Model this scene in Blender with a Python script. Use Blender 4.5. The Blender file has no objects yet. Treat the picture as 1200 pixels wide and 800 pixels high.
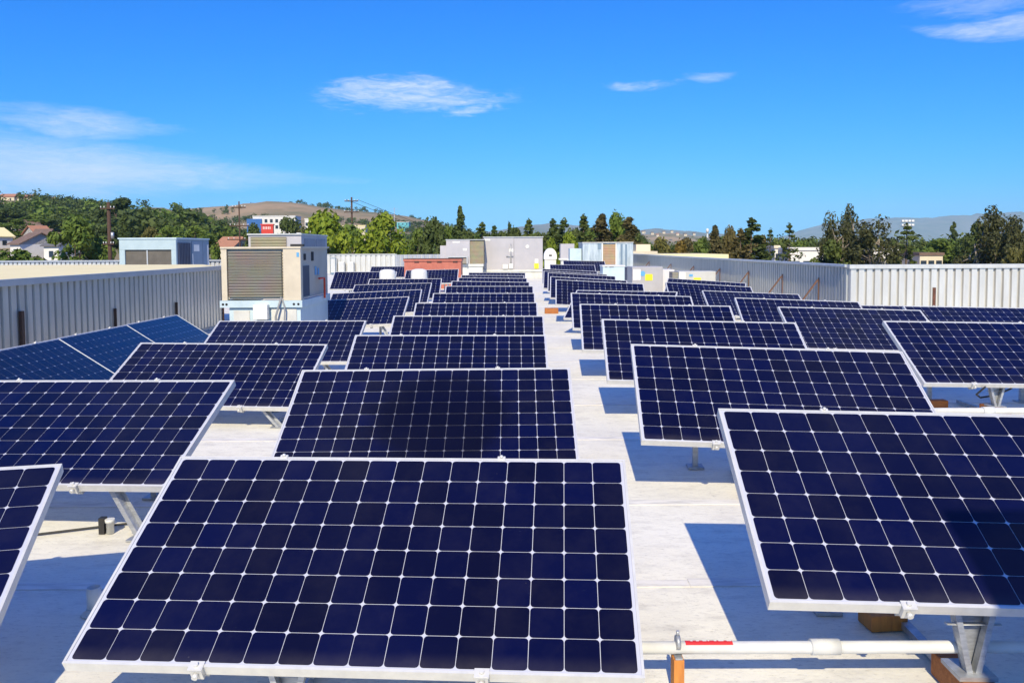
import bpy, bmesh, math, random
from mathutils import Vector, Matrix
R = math.radians
sc = bpy.context.scene
COL = sc.collection

# ------------------------------------------------------------------ camera
HC, FPX, PITCH, ROLL = 1.709, 933.47, 0.05341, -0.004872      # eye height, focal length in px of a 1200 px wide frame
cp, sp = math.cos(PITCH), math.sin(PITCH)
FWD = Vector((0, cp, -sp))
_u, _r = Vector((0, sp, cp)), Vector((1, 0, 0))
RT = math.cos(ROLL) * _r + math.sin(ROLL) * _u
UP = -math.sin(ROLL) * _r + math.cos(ROLL) * _u
cd = bpy.data.cameras.new('camera')
cam = bpy.data.objects.new('camera', cd); COL.objects.link(cam)
cam.matrix_world = Matrix(((RT.x, UP.x, -FWD.x, 0), (RT.y, UP.y, -FWD.y, 0), (RT.z, UP.z, -FWD.z, HC), (0, 0, 0, 1)))
cd.sensor_width = 36; cd.lens = FPX / 1200 * 36; cd.shift_y = -0.05
cd.clip_start = 0.05; cd.clip_end = 60000
sc.camera = cam

# ------------------------------------------------------------------ sky, sun, exposure
SUNV = Vector((-0.094, -1.19, 1)).normalized()                # from the measured panel shadows: elevation 40 degrees, behind the viewer
w = bpy.data.worlds.new('World'); sc.world = w; w.use_nodes = True
nt = w.node_tree; N = nt.nodes; L = nt.links
bg = N['Background']
sky = N.new('ShaderNodeTexSky'); sky.sky_type = 'NISHITA'; sky.sun_disc = False
sky.sun_elevation = math.asin(SUNV.z)
sky.sun_rotation = math.atan2(SUNV.x, SUNV.y)
sky.altitude = 100; sky.air_density = 1.0; sky.dust_density = 0.35; sky.ozone_density = 2.0
SKY_TINT = (0.30, 0.72, 1.12)
SKY_STRENGTH = 0.11
sep = N.new('ShaderNodeSeparateColor'); L.new(sky.outputs[0], sep.inputs[0]); com = N.new('ShaderNodeCombineColor')
# deep, saturated summer blue: per-channel curve on the Nishita sky (tint, exponent, gain)
for ch, (tn, ex, gn) in enumerate(((0.30, 2.3, 3.4), (0.72, 1.05, 0.88), (1.12, 0.65, 1.15))):
    a = N.new('ShaderNodeMath'); a.operation = 'MULTIPLY'; L.new(sep.outputs[ch], a.inputs[0]); a.inputs[1].default_value = tn * SKY_STRENGTH
    p_ = N.new('ShaderNodeMath'); p_.operation = 'POWER'; L.new(a.outputs[0], p_.inputs[0]); p_.inputs[1].default_value = ex
    c_ = N.new('ShaderNodeMath'); c_.operation = 'MULTIPLY'; L.new(p_.outputs[0], c_.inputs[0]); c_.inputs[1].default_value = gn / SKY_STRENGTH
    L.new(c_.outputs[0], com.inputs[ch])

def wm(op, a, b=None, c=None, clamp=False):
    n = N.new('ShaderNodeMath'); n.operation = op; n.use_clamp = clamp
    for i, v in enumerate((a, b, c)):
        if v is None: continue
        if isinstance(v, (int, float)): n.inputs[i].default_value = v
        else: L.new(v, n.inputs[i])
    return n.outputs[0]
tc = N.new('ShaderNodeTexCoord'); sx = N.new('ShaderNodeSeparateXYZ'); L.new(tc.outputs['Generated'], sx.inputs[0])
az = wm('ARCTAN2', sx.outputs[0], sx.outputs[1])
el = wm('ARCSINE', sx.outputs[2])
cmb = N.new('ShaderNodeCombineXYZ'); L.new(wm('MULTIPLY', az, 1.0), cmb.inputs[0]); L.new(wm('MULTIPLY', el, 4.6), cmb.inputs[1])
nz = N.new('ShaderNodeTexNoise'); nz.inputs['Scale'].default_value = 9; nz.inputs['Detail'].default_value = 9; nz.inputs['Roughness'].default_value = .62; nz.inputs['Distortion'].default_value = .7
L.new(cmb.outputs[0], nz.inputs['Vector'])
nz2 = N.new('ShaderNodeTexNoise'); nz2.inputs['Scale'].default_value = 34; nz2.inputs['Detail'].default_value = 8; nz2.inputs['Roughness'].default_value = .6; nz2.inputs['Distortion'].default_value = 1.2
L.new(cmb.outputs[0], nz2.inputs['Vector'])
warp = wm('SUBTRACT', nz.outputs[0], .5)
warp2 = wm('SUBTRACT', nz2.outputs[0], .5)
# each wisp of cirrus: azimuth, elevation, half width, half height (radians), bow, strength, asymmetry
CLOUDS = [(-0.120, 0.186, 0.125, 0.028, -0.12, 1.0, 0.0, 1.0),
          (-0.52, 0.0865, 0.36, 0.046, -0.10, 1.0, 0.85, 0.38),
          (-0.485, 0.136, 0.12, 0.021, -0.05, .75, 0.5, 0.6),
          (0.163, 0.193, 0.055, 0.008, 0.30, 0.75, 0.0, 1.0),
          (0.245, 0.200, 0.035, 0.007, 0.6, 0.45, 0.0, 1.0),
          (0.545, 0.224, 0.095, 0.016, 0.9, 0.95, -0.5, .7),
          (0.545, 0.252, 0.10, 0.018, 0.3, 0.35, 0.0, 1.0),
          (-0.95, 0.20, 0.2, 0.04, 0.1, 0.5, 0.0, 1.0), (0.95, 0.17, 0.2, 0.03, 0.2, 0.5, 0.0, 1.0)]
tot = None
for (a0, e0, wa, we, bow, st, tap, na) in CLOUDS:
    u = wm('DIVIDE', wm('SUBTRACT', az, a0), wa)
    ub = wm('MULTIPLY', wm('MULTIPLY', u, u), bow * we)
    v = wm('DIVIDE', wm('DIVIDE', wm('SUBTRACT', wm('SUBTRACT', el, e0), ub), we), wm('MAXIMUM', wm('SUBTRACT', 1.0, wm('MULTIPLY', u, tap)), .12))
    d2 = wm('ADD', wm('MULTIPLY', u, u), wm('MULTIPLY', v, v))
    m = wm('SUBTRACT', 1.0, d2)
    m = wm('ADD', m, wm('MULTIPLY', warp, 2.6*na)); m = wm('ADD', m, wm('MULTIPLY', warp2, 1.5*na))
    s = N.new('ShaderNodeMapRange'); s.interpolation_type = 'SMOOTHSTEP'
    L.new(m, s.inputs[0]); s.inputs[1].default_value = .0; s.inputs[2].default_value = 1.75; s.inputs[3].default_value = 0; s.inputs[4].default_value = st
    tot = s.outputs[0] if tot is None else wm('MAXIMUM', tot, s.outputs[0])
# unseen cirrus veil added high overhead to lift and whiten the shadows
nz3 = N.new('ShaderNodeTexNoise'); nz3.inputs['Scale'].default_value = 2.6; nz3.inputs['Detail'].default_value = 8; nz3.inputs['Roughness'].default_value = .6; nz3.inputs['Distortion'].default_value = .8
L.new(tc.outputs['Generated'], nz3.inputs['Vector'])
hi_ = N.new('ShaderNodeMapRange'); hi_.interpolation_type = 'SMOOTHSTEP'; L.new(el, hi_.inputs[0]); hi_.inputs[1].default_value = .5; hi_.inputs[2].default_value = 1.0
ve = N.new('ShaderNodeMapRange'); ve.interpolation_type = 'SMOOTHSTEP'; L.new(nz3.outputs[0], ve.inputs[0]); ve.inputs[1].default_value = .40; ve.inputs[2].default_value = .72; ve.inputs[4].default_value = .48
tot = wm('MAXIMUM', tot, wm('MULTIPLY', ve.outputs[0], hi_.outputs[0]))
cl = N.new('ShaderNodeMix'); cl.data_type = 'RGBA'
L.new(tot, cl.inputs[0]); L.new(com.outputs[0], cl.inputs[6]); CLOUD = cl.inputs[7]
L.new(cl.outputs[2], bg.inputs[0])
bg.inputs[1].default_value = SKY_STRENGTH
CLOUD.default_value = (0.80 / SKY_STRENGTH, 0.86 / SKY_STRENGTH, 0.93 / SKY_STRENGTH, 1)

sl = bpy.data.lights.new('sun', 'SUN'); sl.energy = 4.9; sl.angle = R(0.53); sl.color = (1, .87, .62)
so = bpy.data.objects.new('sun', sl); COL.objects.link(so); so.location = (0, -10, 30)
so.rotation_euler = SUNV.to_track_quat('Z', 'Y').to_euler()
sc.view_settings.view_transform = 'Standard'; sc.view_settings.look = 'None'
sc.view_settings.exposure = 0.2; sc.view_settings.gamma = 1; sc.view_settings.use_curve_mapping = False
sc.render.engine = 'CYCLES'
sc.cycles.use_denoising = True
sc.cycles.max_bounces = 6; sc.cycles.diffuse_bounces = 3; sc.cycles.glossy_bounces = 3; sc.cycles.volume_bounces = 0
sc.cycles.caustics_reflective = False; sc.cycles.caustics_refractive = False

# ------------------------------------------------------------------ helpers
def AT(px, py, y):
    "world point seen in direction (px, py) of the 1200x800 photograph at depth y along the roof"
    d = FWD + RT * ((px - 600) / FPX) + UP * ((340 - py) / FPX)
    return Vector((0, 0, HC)) + d * (y / d.y)

def tag(o, label=None, cat=None, group=None, kind=None):
    if label: o['label'] = label
    if cat: o['category'] = cat
    if group: o['group'] = group
    if kind: o['kind'] = kind
    return o

def empty(name, loc=(0, 0, 0), rz=0, label=None, cat=None, group=None):
    o = bpy.data.objects.new(name, None); COL.objects.link(o)
    o.location = loc; o.rotation_euler = (0, 0, rz); o.empty_display_size = .2
    return tag(o, label, cat, group)

def mesh_obj(name, me, parent=None, M=None):
    o = bpy.data.objects.new(name, me); COL.objects.link(o)
    if parent: o.parent = parent
    if M is not None: o.matrix_local = M
    return o

class MB:
    "collects boxes, tubes and prisms and links them as ONE mesh"
    def __init__(s): s.v = []; s.f = []; s.m = []; s.sm = []
    def add(s, vs, fs, mi=0, smooth=False):
        b = len(s.v); s.v += [tuple(v) for v in vs]
        for f in fs: s.f.append([b + i for i in f]); s.m.append(mi); s.sm.append(smooth)
    def box(s, x0, x1, y0, y1, z0, z1, mi=0, bev=0.0):
        if bev <= 0:
            vs = [(x0,y0,z0),(x1,y0,z0),(x1,y1,z0),(x0,y1,z0),(x0,y0,z1),(x1,y0,z1),(x1,y1,z1),(x0,y1,z1)]
            s.add(vs, [(0,3,2,1),(4,5,6,7),(0,1,5,4),(1,2,6,5),(2,3,7,6),(3,0,4,7)], mi)
        else:
            bm = bmesh.new(); bmesh.ops.create_cube(bm, size=1)
            for v in bm.verts: v.co = Vector(((x0+x1)/2 + v.co.x*(x1-x0), (y0+y1)/2 + v.co.y*(y1-y0), (z0+z1)/2 + v.co.z*(z1-z0)))
            bmesh.ops.bevel(bm, geom=bm.edges[:], offset=bev, segments=2, affect='EDGES', profile=.5)
            bm.verts.index_update(); s.add([v.co[:] for v in bm.verts], [[v.index for v in f.verts] for f in bm.faces], mi); bm.free()
    def tube(s, pts, r, n=10, mi=0, cap=True, r1=None):
        pts = [Vector(p) for p in pts]; rings = []; prev = None
        for i, p in enumerate(pts):
            t = ((pts[min(i+1, len(pts)-1)] - pts[max(i-1, 0)])).normalized()
            a = Vector((0,0,1)) if abs(t.z) < .95 else Vector((1,0,0))
            if prev is not None: a = prev
            b = t.cross(a).normalized(); c = b.cross(t).normalized(); prev = c
            rr = r if r1 is None else r + (r1 - r) * i / (len(pts) - 1)
            rings.append([p + (math.cos(2*math.pi*k/n) * c + math.sin(2*math.pi*k/n) * b) * rr for k in range(n)])
        base = len(s.v)
        for rg in rings: s.v += [tuple(v) for v in rg]
        for i in range(len(rings)-1):
            for k in range(n):
                s.f.append([base+i*n+k, base+i*n+(k+1)%n, base+(i+1)*n+(k+1)%n, base+(i+1)*n+k]); s.m.append(mi); s.sm.append(True)
        if cap:
            s.f.append([base+k for k in range(n)][::-1]); s.m.append(mi); s.sm.append(False)
            s.f.append([base+(len(rings)-1)*n+k for k in range(n)]); s.m.append(mi); s.sm.append(False)
    def lathe(s, prof, c=(0,0,0), n=24, mi=0):
        base = len(s.v)
        for (r, z) in prof:
            for k in range(n): s.v.append((c[0]+r*math.cos(2*math.pi*k/n), c[1]+r*math.sin(2*math.pi*k/n), c[2]+z))
        for i in range(len(prof)-1):
            for k in range(n):
                s.f.append([base+i*n+k, base+i*n+(k+1)%n, base+(i+1)*n+(k+1)%n, base+(i+1)*n+k]); s.m.append(mi); s.sm.append(True)
        s.f.append([base+(len(prof)-1)*n+k for k in range(n)]); s.m.append(mi); s.sm.append(False)
        s.f.append([base+k for k in range(n)][::-1]); s.m.append(mi); s.sm.append(False)
    def bar(s, a, b, wx, wz, mi=0, side=None):
        "rectangular bar from a to b"
        a, b = Vector(a), Vector(b); t = (b-a).normalized()
        h = Vector((0,0,1)) if abs(t.z) < .95 else Vector((0,1,0))
        if side is not None: h = Vector(side)
        x = t.cross(h).normalized(); z = x.cross(t).normalized()
        vs = []
        for p in (a, b):
            for (i, j) in ((-1,-1),(1,-1),(1,1),(-1,1)): vs.append(p + x*(i*wx/2) + z*(j*wz/2))
        s.add(vs, [(0,1,2,3)[::-1],(4,5,6,7),(0,1,5,4),(1,2,6,5),(2,3,7,6),(3,0,4,7)], mi)
    def prism(s, poly, z0, z1, mi=0):
        n = len(poly)
        vs = [(x,y,z0) for x,y in poly] + [(x,y,z1) for x,y in poly]
        s.add(vs, [list(range(n))[::-1], [n+i for i in range(n)]] + [[i,(i+1)%n,n+(i+1)%n,n+i] for i in range(n)], mi)
    def mesh(s, name, mats):
        me = bpy.data.meshes.new(name); me.from_pydata(s.v, [], s.f)
        for m in (mats if isinstance(mats, (list, tuple)) else [mats]): me.materials.append(m)
        me.polygons.foreach_set('material_index', s.m); me.polygons.foreach_set('use_smooth', s.sm)
        me.update(); return me
    def build(s, name, mats, parent=None, M=None):
        return mesh_obj(name, s.mesh(name, mats), parent, M)

MATS = {}
def mat(name, c1, rough=.6, metal=0, c2=None, scale=6, lo=.35, hi=.7, detail=6, bump=0, bscale=60, coat=0, stretch=None, spec=.5, var=0.0):
    "Principled with a noise mottle between two of the thing's own colours, optional bump"
    if name in MATS: return MATS[name]
    m = bpy.data.materials.new(name); m.use_nodes = True; t = m.node_tree; n = t.nodes; l = t.links; b = n['Principled BSDF']
    b.inputs['Roughness'].default_value = rough; b.inputs['Metallic'].default_value = metal
    b.inputs['Coat Weight'].default_value = coat; b.inputs['Specular IOR Level'].default_value = spec
    co = n.new('ShaderNodeTexCoord'); vec = co.outputs['Object']
    if stretch:
        mp = n.new('ShaderNodeMapping'); l.new(vec, mp.inputs[0]); mp.inputs['Scale'].default_value = stretch; vec = mp.outputs[0]
    col = None
    if c2:
        nzz = n.new('ShaderNodeTexNoise'); nzz.inputs['Scale'].default_value = scale; nzz.inputs['Detail'].default_value = detail; nzz.inputs['Roughness'].default_value = .62
        l.new(vec, nzz.inputs['Vector'])
        mr = n.new('ShaderNodeMapRange'); l.new(nzz.outputs[0], mr.inputs[0]); mr.inputs[1].default_value = lo; mr.inputs[2].default_value = hi
        mx = n.new('ShaderNodeMix'); mx.data_type = 'RGBA'; l.new(mr.outputs[0], mx.inputs[0]); mx.inputs[6].default_value = (*c1, 1); mx.inputs[7].default_value = (*c2, 1)
        col = mx.outputs[2]
    else: b.inputs['Base Color'].default_value = (*c1, 1)
    if var > 0:
        oi = n.new('ShaderNodeObjectInfo'); hs = n.new('ShaderNodeHueSaturation')
        mr = n.new('ShaderNodeMapRange'); l.new(oi.outputs['Random'], mr.inputs[0]); mr.inputs[3].default_value = 1-var; mr.inputs[4].default_value = 1+var
        l.new(mr.outputs[0], hs.inputs['Value'])
        if col is not None: l.new(col, hs.inputs['Color'])
        else: hs.inputs['Color'].default_value = (*c1, 1)
        col = hs.outputs[0]
    if col is not None: l.new(col, b.inputs['Base Color'])
    if bump > 0:
        nb = n.new('ShaderNodeTexNoise'); nb.inputs['Scale'].default_value = bscale; nb.inputs['Detail'].default_value = 5; l.new(vec, nb.inputs['Vector'])
        bp = n.new('ShaderNodeBump'); bp.inputs['Strength'].default_value = bump; bp.inputs['Distance'].default_value = .02
        l.new(nb.outputs[0], bp.inputs['Height']); l.new(bp.outputs[0], b.inputs['Normal'])
    MATS[name] = m; return m

# ------------------------------------------------------------------ materials
ALU = mat('anodised_aluminium', (.73,.73,.70), .42, .3, (.62,.62,.60), 14)
GALV = mat('galvanised_steel', (.52,.54,.56), .48, .6, (.36,.38,.41), 22, .35, .65)
BACK = mat('white_backsheet', (.78,.79,.80), .55)
WOODR = mat('redwood_block', (.46,.17,.045), .75, 0, (.26,.085,.025), 9, .3, .7, stretch=(1,8,8), bump=.3)
WOODO = mat('orange_wood', (.62,.25,.05), .7, 0, (.42,.15,.035), 7, .3, .7, stretch=(9,9,1), bump=.2)
PVC = mat('white_pvc', (.68,.69,.68), .35, 0, (.56,.57,.56), 6)
REDTAPE = mat('red_tape', (.62,.03,.03), .5)
WHITE = mat('white_paint', (.80,.80,.77), .5, 0, (.68,.68,.64), 3)
BLACK = mat('black_rubber', (.02,.02,.022), .6)
DARK = mat('dark_recess', (.015,.016,.02), .8)
RUST = mat('rusty_steel', (.16,.06,.035), .8, .1, (.07,.03,.022), 12)
BRACEM = mat('weathered_brace', (.20,.10,.065), .8, .1, (.13,.08,.06), 9)
DKSTEEL = mat('dark_steel', (.045,.035,.03), .7, .2, (.09,.045,.03), 10)
CREAM = mat('cream_enamel', (.68,.60,.46), .5, 0, (.54,.47,.36), 2.5, bump=.03, bscale=8)
UNITG = mat('grey_cabinet', (.46,.44,.46), .5, .1, (.40,.39,.41), 1.6, bump=.03, bscale=5)
UNITB = mat('grey_blue_cabinet', (.20,.28,.36), .45, .15, (.16,.23,.30), 2.0, bump=.03, bscale=5)
MESHF = mat('brown_mesh', (.13,.115,.095), .6, .1, (.09,.08,.065), 4, bump=.3, bscale=70)
STREAK = mat('streaked_galvanised', (.66,.72,.74), .38, .3, (.34,.42,.46), 2.2, .35, .65, stretch=(2,2,.35))
LTBLUE = mat('pale_blue_steel', (.58,.70,.74), .45, .1, (.46,.58,.63), 2.2)
UNITTAN = mat('tan_cabinet', (.50,.45,.37), .5, .0, (.42,.38,.31), 2, bump=.03, bscale=5)
NAVY = mat('navy_panel', (.045,.06,.11), .5, .1, (.03,.04,.08), 3)
CONC = mat('pale_curb', (.66,.66,.62), .7, 0, (.52,.52,.49), 3, bump=.1)
YELLOW = mat('yellow_label', (.85,.72,.03), .5)
SKYLAB = mat('blue_label', (.12,.36,.62), .5)
REDBOX = mat('red_painted_metal', (.48,.15,.10), .55, 0, (.38,.11,.075), 3, bump=.05)
CAPW = mat('white_vent_cap', (.80,.79,.72), .4, .1, (.70,.69,.62), 4)
CREAMROOF = mat('cream_roof_coating', (.88,.77,.42), .6, 0, (.80,.69,.36), 1.3, bump=.05, bscale=20)

def corrug_mat(name, a, b):
    return mat(name, a, .36, .35, b, 1.4, .3, .72, stretch=(3.2, 3.2, .5), bump=.04, bscale=6)
CORR = corrug_mat('galvanised_sheet', (.66,.66,.64), (.48,.49,.49))
CORRD = corrug_mat('weathered_grey_sheet', (.57,.58,.55), (.40,.42,.41))
CORRW = corrug_mat('white_coated_sheet', (.70,.69,.65), (.53,.52,.48))

def coil_mat(name, a, b, pitch):
    "condenser coil: fine horizontal fins of the coil's own two tones with soot blotches"
    m = bpy.data.materials.new(name); m.use_nodes = True; t = m.node_tree; n = t.nodes; l = t.links; bs = n['Principled BSDF']
    co = n.new('ShaderNodeTexCoord'); wv = n.new('ShaderNodeTexWave'); wv.bands_direction = 'Z'; wv.inputs['Scale'].default_value = .314 / pitch
    wv.inputs['Distortion'].default_value = .6; wv.inputs['Detail'].default_value = 3; wv.inputs['Detail Scale'].default_value = 1.2
    nn = n.new('ShaderNodeTexNoise'); nn.inputs['Scale'].default_value = 3.5; nn.inputs['Detail'].default_value = 8
    l.new(co.outputs['Object'], wv.inputs[0]); l.new(co.outputs['Object'], nn.inputs[0])
    mx = n.new('ShaderNodeMix'); mx.data_type = 'RGBA'; l.new(wv.outputs[1], mx.inputs[0]); mx.inputs[6].default_value = (*a, 1); mx.inputs[7].default_value = (*b, 1)
    m2 = n.new('ShaderNodeMix'); m2.data_type = 'RGBA'; m2.blend_type = 'MULTIPLY'; m2.inputs[0].default_value = .5; l.new(mx.outputs[2], m2.inputs[6]); l.new(nn.outputs[1], m2.inputs[7])
    l.new(m2.outputs[2], bs.inputs['Base Color']); bs.inputs['Roughness'].default_value = .6
    bp = n.new('ShaderNodeBump'); bp.inputs['Distance'].default_value = .02; bp.inputs['Strength'].default_value = .5; l.new(wv.outputs[1], bp.inputs['Height']); l.new(bp.outputs[0], bs.inputs['Normal'])
    return m
COIL = coil_mat('brown_coil', (.27,.245,.20), (.37,.34,.285), .045)
COILO = coil_mat('olive_coil', (.24,.21,.13), (.36,.32,.21), .07)
COILB = coil_mat('orange_brown_coil', (.42,.28,.16), (.50,.35,.22), .08)

def add_disc(n, l, co, col):
    "a big dark disc with a soft uneven edge, darker than the glass round it"
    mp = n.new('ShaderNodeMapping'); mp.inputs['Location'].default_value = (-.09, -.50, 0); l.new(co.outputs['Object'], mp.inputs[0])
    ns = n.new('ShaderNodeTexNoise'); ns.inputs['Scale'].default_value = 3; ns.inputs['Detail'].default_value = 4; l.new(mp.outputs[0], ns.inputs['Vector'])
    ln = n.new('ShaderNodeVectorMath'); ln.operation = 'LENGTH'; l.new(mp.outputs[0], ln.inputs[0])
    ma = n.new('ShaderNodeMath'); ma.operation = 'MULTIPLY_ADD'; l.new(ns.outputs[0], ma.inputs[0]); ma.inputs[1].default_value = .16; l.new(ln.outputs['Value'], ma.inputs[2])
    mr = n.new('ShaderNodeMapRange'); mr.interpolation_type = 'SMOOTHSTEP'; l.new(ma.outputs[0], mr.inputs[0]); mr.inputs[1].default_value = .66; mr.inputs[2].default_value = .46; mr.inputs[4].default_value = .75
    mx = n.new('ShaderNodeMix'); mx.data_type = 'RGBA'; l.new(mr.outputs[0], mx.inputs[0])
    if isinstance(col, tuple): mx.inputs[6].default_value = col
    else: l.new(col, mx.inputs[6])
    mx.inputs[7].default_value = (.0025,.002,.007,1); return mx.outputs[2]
# solar cells: near-black navy silicon under low-iron glass, each cell a slightly different shade
def cell_material(name, ca, cb, disc=False):
    m = bpy.data.materials.new(name); m.use_nodes = True; t = m.node_tree; n = t.nodes; l = t.links; b = n['Principled BSDF']
    g = n.new('ShaderNodeNewGeometry'); oi = n.new('ShaderNodeObjectInfo')
    ad = n.new('ShaderNodeMath'); ad.operation = 'ADD'; l.new(g.outputs['Random Per Island'], ad.inputs[0]); l.new(oi.outputs['Random'], ad.inputs[1])
    fr = n.new('ShaderNodeMath'); fr.operation = 'FRACT'; l.new(ad.outputs[0], fr.inputs[0])
    mx = n.new('ShaderNodeMix'); mx.data_type = 'RGBA'; l.new(fr.outputs[0], mx.inputs[0]); mx.inputs[6].default_value = (*ca, 1); mx.inputs[7].default_value = (*cb, 1)
    co = n.new('ShaderNodeTexCoord'); nn = n.new('ShaderNodeTexNoise'); nn.inputs['Scale'].default_value = 5; nn.inputs['Detail'].default_value = 8; nn.inputs['Roughness'].default_value = .7
    nn.noise_dimensions = '4D'; l.new(co.outputs['Object'], nn.inputs['Vector'])
    wmul = n.new('ShaderNodeMath'); wmul.operation = 'MULTIPLY'; wmul.inputs[1].default_value = 50; l.new(oi.outputs['Random'], wmul.inputs[0]); l.new(wmul.outputs[0], nn.inputs['W'])
    # a thin film of dust and the odd dried drop
    mr = n.new('ShaderNodeMapRange'); l.new(nn.outputs[0], mr.inputs[0]); mr.inputs[1].default_value = .45; mr.inputs[2].default_value = .85; mr.inputs[4].default_value = .02
    vo = n.new('ShaderNodeTexVoronoi'); vo.inputs['Scale'].default_value = 26; vo.voronoi_dimensions = '4D'; l.new(co.outputs['Object'], vo.inputs['Vector']); l.new(wmul.outputs[0], vo.inputs['W'])
    sp_ = n.new('ShaderNodeMapRange'); l.new(vo.outputs['Distance'], sp_.inputs[0]); sp_.inputs[1].default_value = .10; sp_.inputs[2].default_value = .04; sp_.inputs[4].default_value = .10
    sel = n.new('ShaderNodeMath'); sel.operation = 'GREATER_THAN'; sel.inputs[1].default_value = .86; sv = n.new('ShaderNodeSeparateColor'); l.new(vo.outputs['Color'], sv.inputs[0]); l.new(sv.outputs[0], sel.inputs[0])
    mu = n.new('ShaderNodeMath'); mu.operation = 'MULTIPLY'; l.new(sp_.outputs[0], mu.inputs[0]); l.new(sel.outputs[0], mu.inputs[1])
    sy = n.new('ShaderNodeSeparateXYZ'); l.new(co.outputs['Object'], sy.inputs[0])
    de = n.new('ShaderNodeMapRange'); de.interpolation_type = 'SMOOTHSTEP'; l.new(sy.outputs[1], de.inputs[0]); de.inputs[1].default_value = .085; de.inputs[2].default_value = .015; de.inputs[4].default_value = .09
    dn = n.new('ShaderNodeMath'); dn.operation = 'MULTIPLY'; l.new(de.outputs[0], dn.inputs[0]); l.new(nn.outputs[0], dn.inputs[1])
    a3 = n.new('ShaderNodeMath'); a3.operation = 'ADD'; l.new(mr.outputs[0], a3.inputs[0]); l.new(dn.outputs[0], a3.inputs[1])
    a2 = n.new('ShaderNodeMath'); a2.operation = 'ADD'; l.new(a3.outputs[0], a2.inputs[0]); l.new(mu.outputs[0], a2.inputs[1])
    m2 = n.new('ShaderNodeMix'); m2.data_type = 'RGBA'; l.new(a2.outputs[0], m2.inputs[0]); l.new(mx.outputs[2], m2.inputs[6]); m2.inputs[7].default_value = (.42,.38,.33,1)
    l.new(add_disc(n, l, co, m2.outputs[2]) if disc else m2.outputs[2], b.inputs['Base Color']); b.inputs['Roughness'].default_value = .28; b.inputs['Specular IOR Level'].default_value = .08
    b.inputs['Coat Weight'].default_value = 1; b.inputs['Coat Roughness'].default_value = .03; b.inputs['Coat IOR'].default_value = 1.27
    r2 = n.new('ShaderNodeMapRange'); l.new(nn.outputs[0], r2.inputs[0]); r2.inputs[1].default_value = .3; r2.inputs[2].default_value = .8; r2.inputs[3].default_value = .02; r2.inputs[4].default_value = .14
    l.new(r2.outputs[0], b.inputs['Coat Roughness'])
    return m
CELL = cell_material('navy_silicon_cell', (.0024,.0034,.034), (.0030,.0030,.016))
CELLB = cell_material('blue_silicon_cell', (.005,.008,.032), (.004,.007,.022))
SHEETG = bpy.data.materials.new('backsheet_under_glass'); SHEETG.use_nodes = True
_b = SHEETG.node_tree.nodes['Principled BSDF']; _b.inputs['Base Color'].default_value = (.50,.52,.61,1); _b.inputs['Roughness'].default_value = .5
_b.inputs['Coat Weight'].default_value = 1; _b.inputs['Coat Roughness'].default_value = .03
CELLS = cell_material('disc_silicon_cell', (.0024,.0034,.034), (.0030,.0030,.016), True)
SHEETS = SHEETG.copy(); SHEETS.name = 'disc_backsheet'; _n = SHEETS.node_tree.nodes; _c = _n.new('ShaderNodeTexCoord')
SHEETS.node_tree.links.new(add_disc(_n, SHEETS.node_tree.links, _c, (.50,.52,.61,1)), _n['Principled BSDF'].inputs['Base Color'])
SHEETD = bpy.data.materials.new('fine_busbar_sheet'); SHEETD.use_nodes = True
_b = SHEETD.node_tree.nodes['Principled BSDF']; _b.inputs['Base Color'].default_value = (.30,.35,.46,1); _b.inputs['Roughness'].default_value = .5
_b.inputs['Coat Weight'].default_value = 1; _b.inputs['Coat Roughness'].default_value = .03

# white roofing membrane
def membrane():
    m = bpy.data.materials.new('white_membrane'); m.use_nodes = True; t = m.node_tree; n = t.nodes; l = t.links; b = n['Principled BSDF']
    co = n.new('ShaderNodeTexCoord')
    def noise(s, d, st=None, rough=.65):
        q = n.new('ShaderNodeTexNoise'); q.inputs['Scale'].default_value = s; q.inputs['Detail'].default_value = d; q.inputs['Roughness'].default_value = rough
        v = co.outputs['Object']
        if st: mp = n.new('ShaderNodeMapping'); mp.inputs['Scale'].default_value = st; l.new(v, mp.inputs[0]); v = mp.outputs[0]
        l.new(v, q.inputs['Vector']); return q.outputs[0]
    def mixc(fac, a, bcol, lo, hi, mx_=1.0):
        r = n.new('ShaderNodeMapRange'); l.new(fac, r.inputs[0]); r.inputs[1].default_value = lo; r.inputs[2].default_value = hi; r.inputs[4].default_value = mx_
        x = n.new('ShaderNodeMix'); x.data_type = 'RGBA'; l.new(r.outputs[0], x.inputs[0])
        if isinstance(a, tuple): x.inputs[6].default_value = (*a, 1)
        else: l.new(a, x.inputs[6])
        x.inputs[7].default_value = (*bcol, 1); return x.outputs[2]
    c = mixc(noise(.8, 8), (.83,.81,.70), (.72,.70,.61), .42, .62)
    c = mixc(noise(3.5, 10, (1,2.6,1), .75), c, (.50,.48,.43), .50, .66, .55)
    c = mixc(noise(22, 8, (1,3,1), .8), c, (.28,.27,.25), .54, .66, .6)
    c = mixc(noise(1.7, 12, (4,.8,1), .8), c, (.34,.33,.31), .60, .72, .55)
    l.new(c, b.inputs['Base Color']); b.inputs['Roughness'].default_value = .6
    bp = n.new('ShaderNodeBump'); bp.inputs['Strength'].default_value = .25; bp.inputs['Distance'].default_value = .03; l.new(noise(5, 8), bp.inputs['Height']); l.new(bp.outputs[0], b.inputs['Normal'])
    return m
MEMB = membrane()
SEAM = mat('membrane_seam', (.78,.76,.70), .6, 0, (.58,.565,.52), 4, .42, .62, stretch=(1,5,1))

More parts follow.
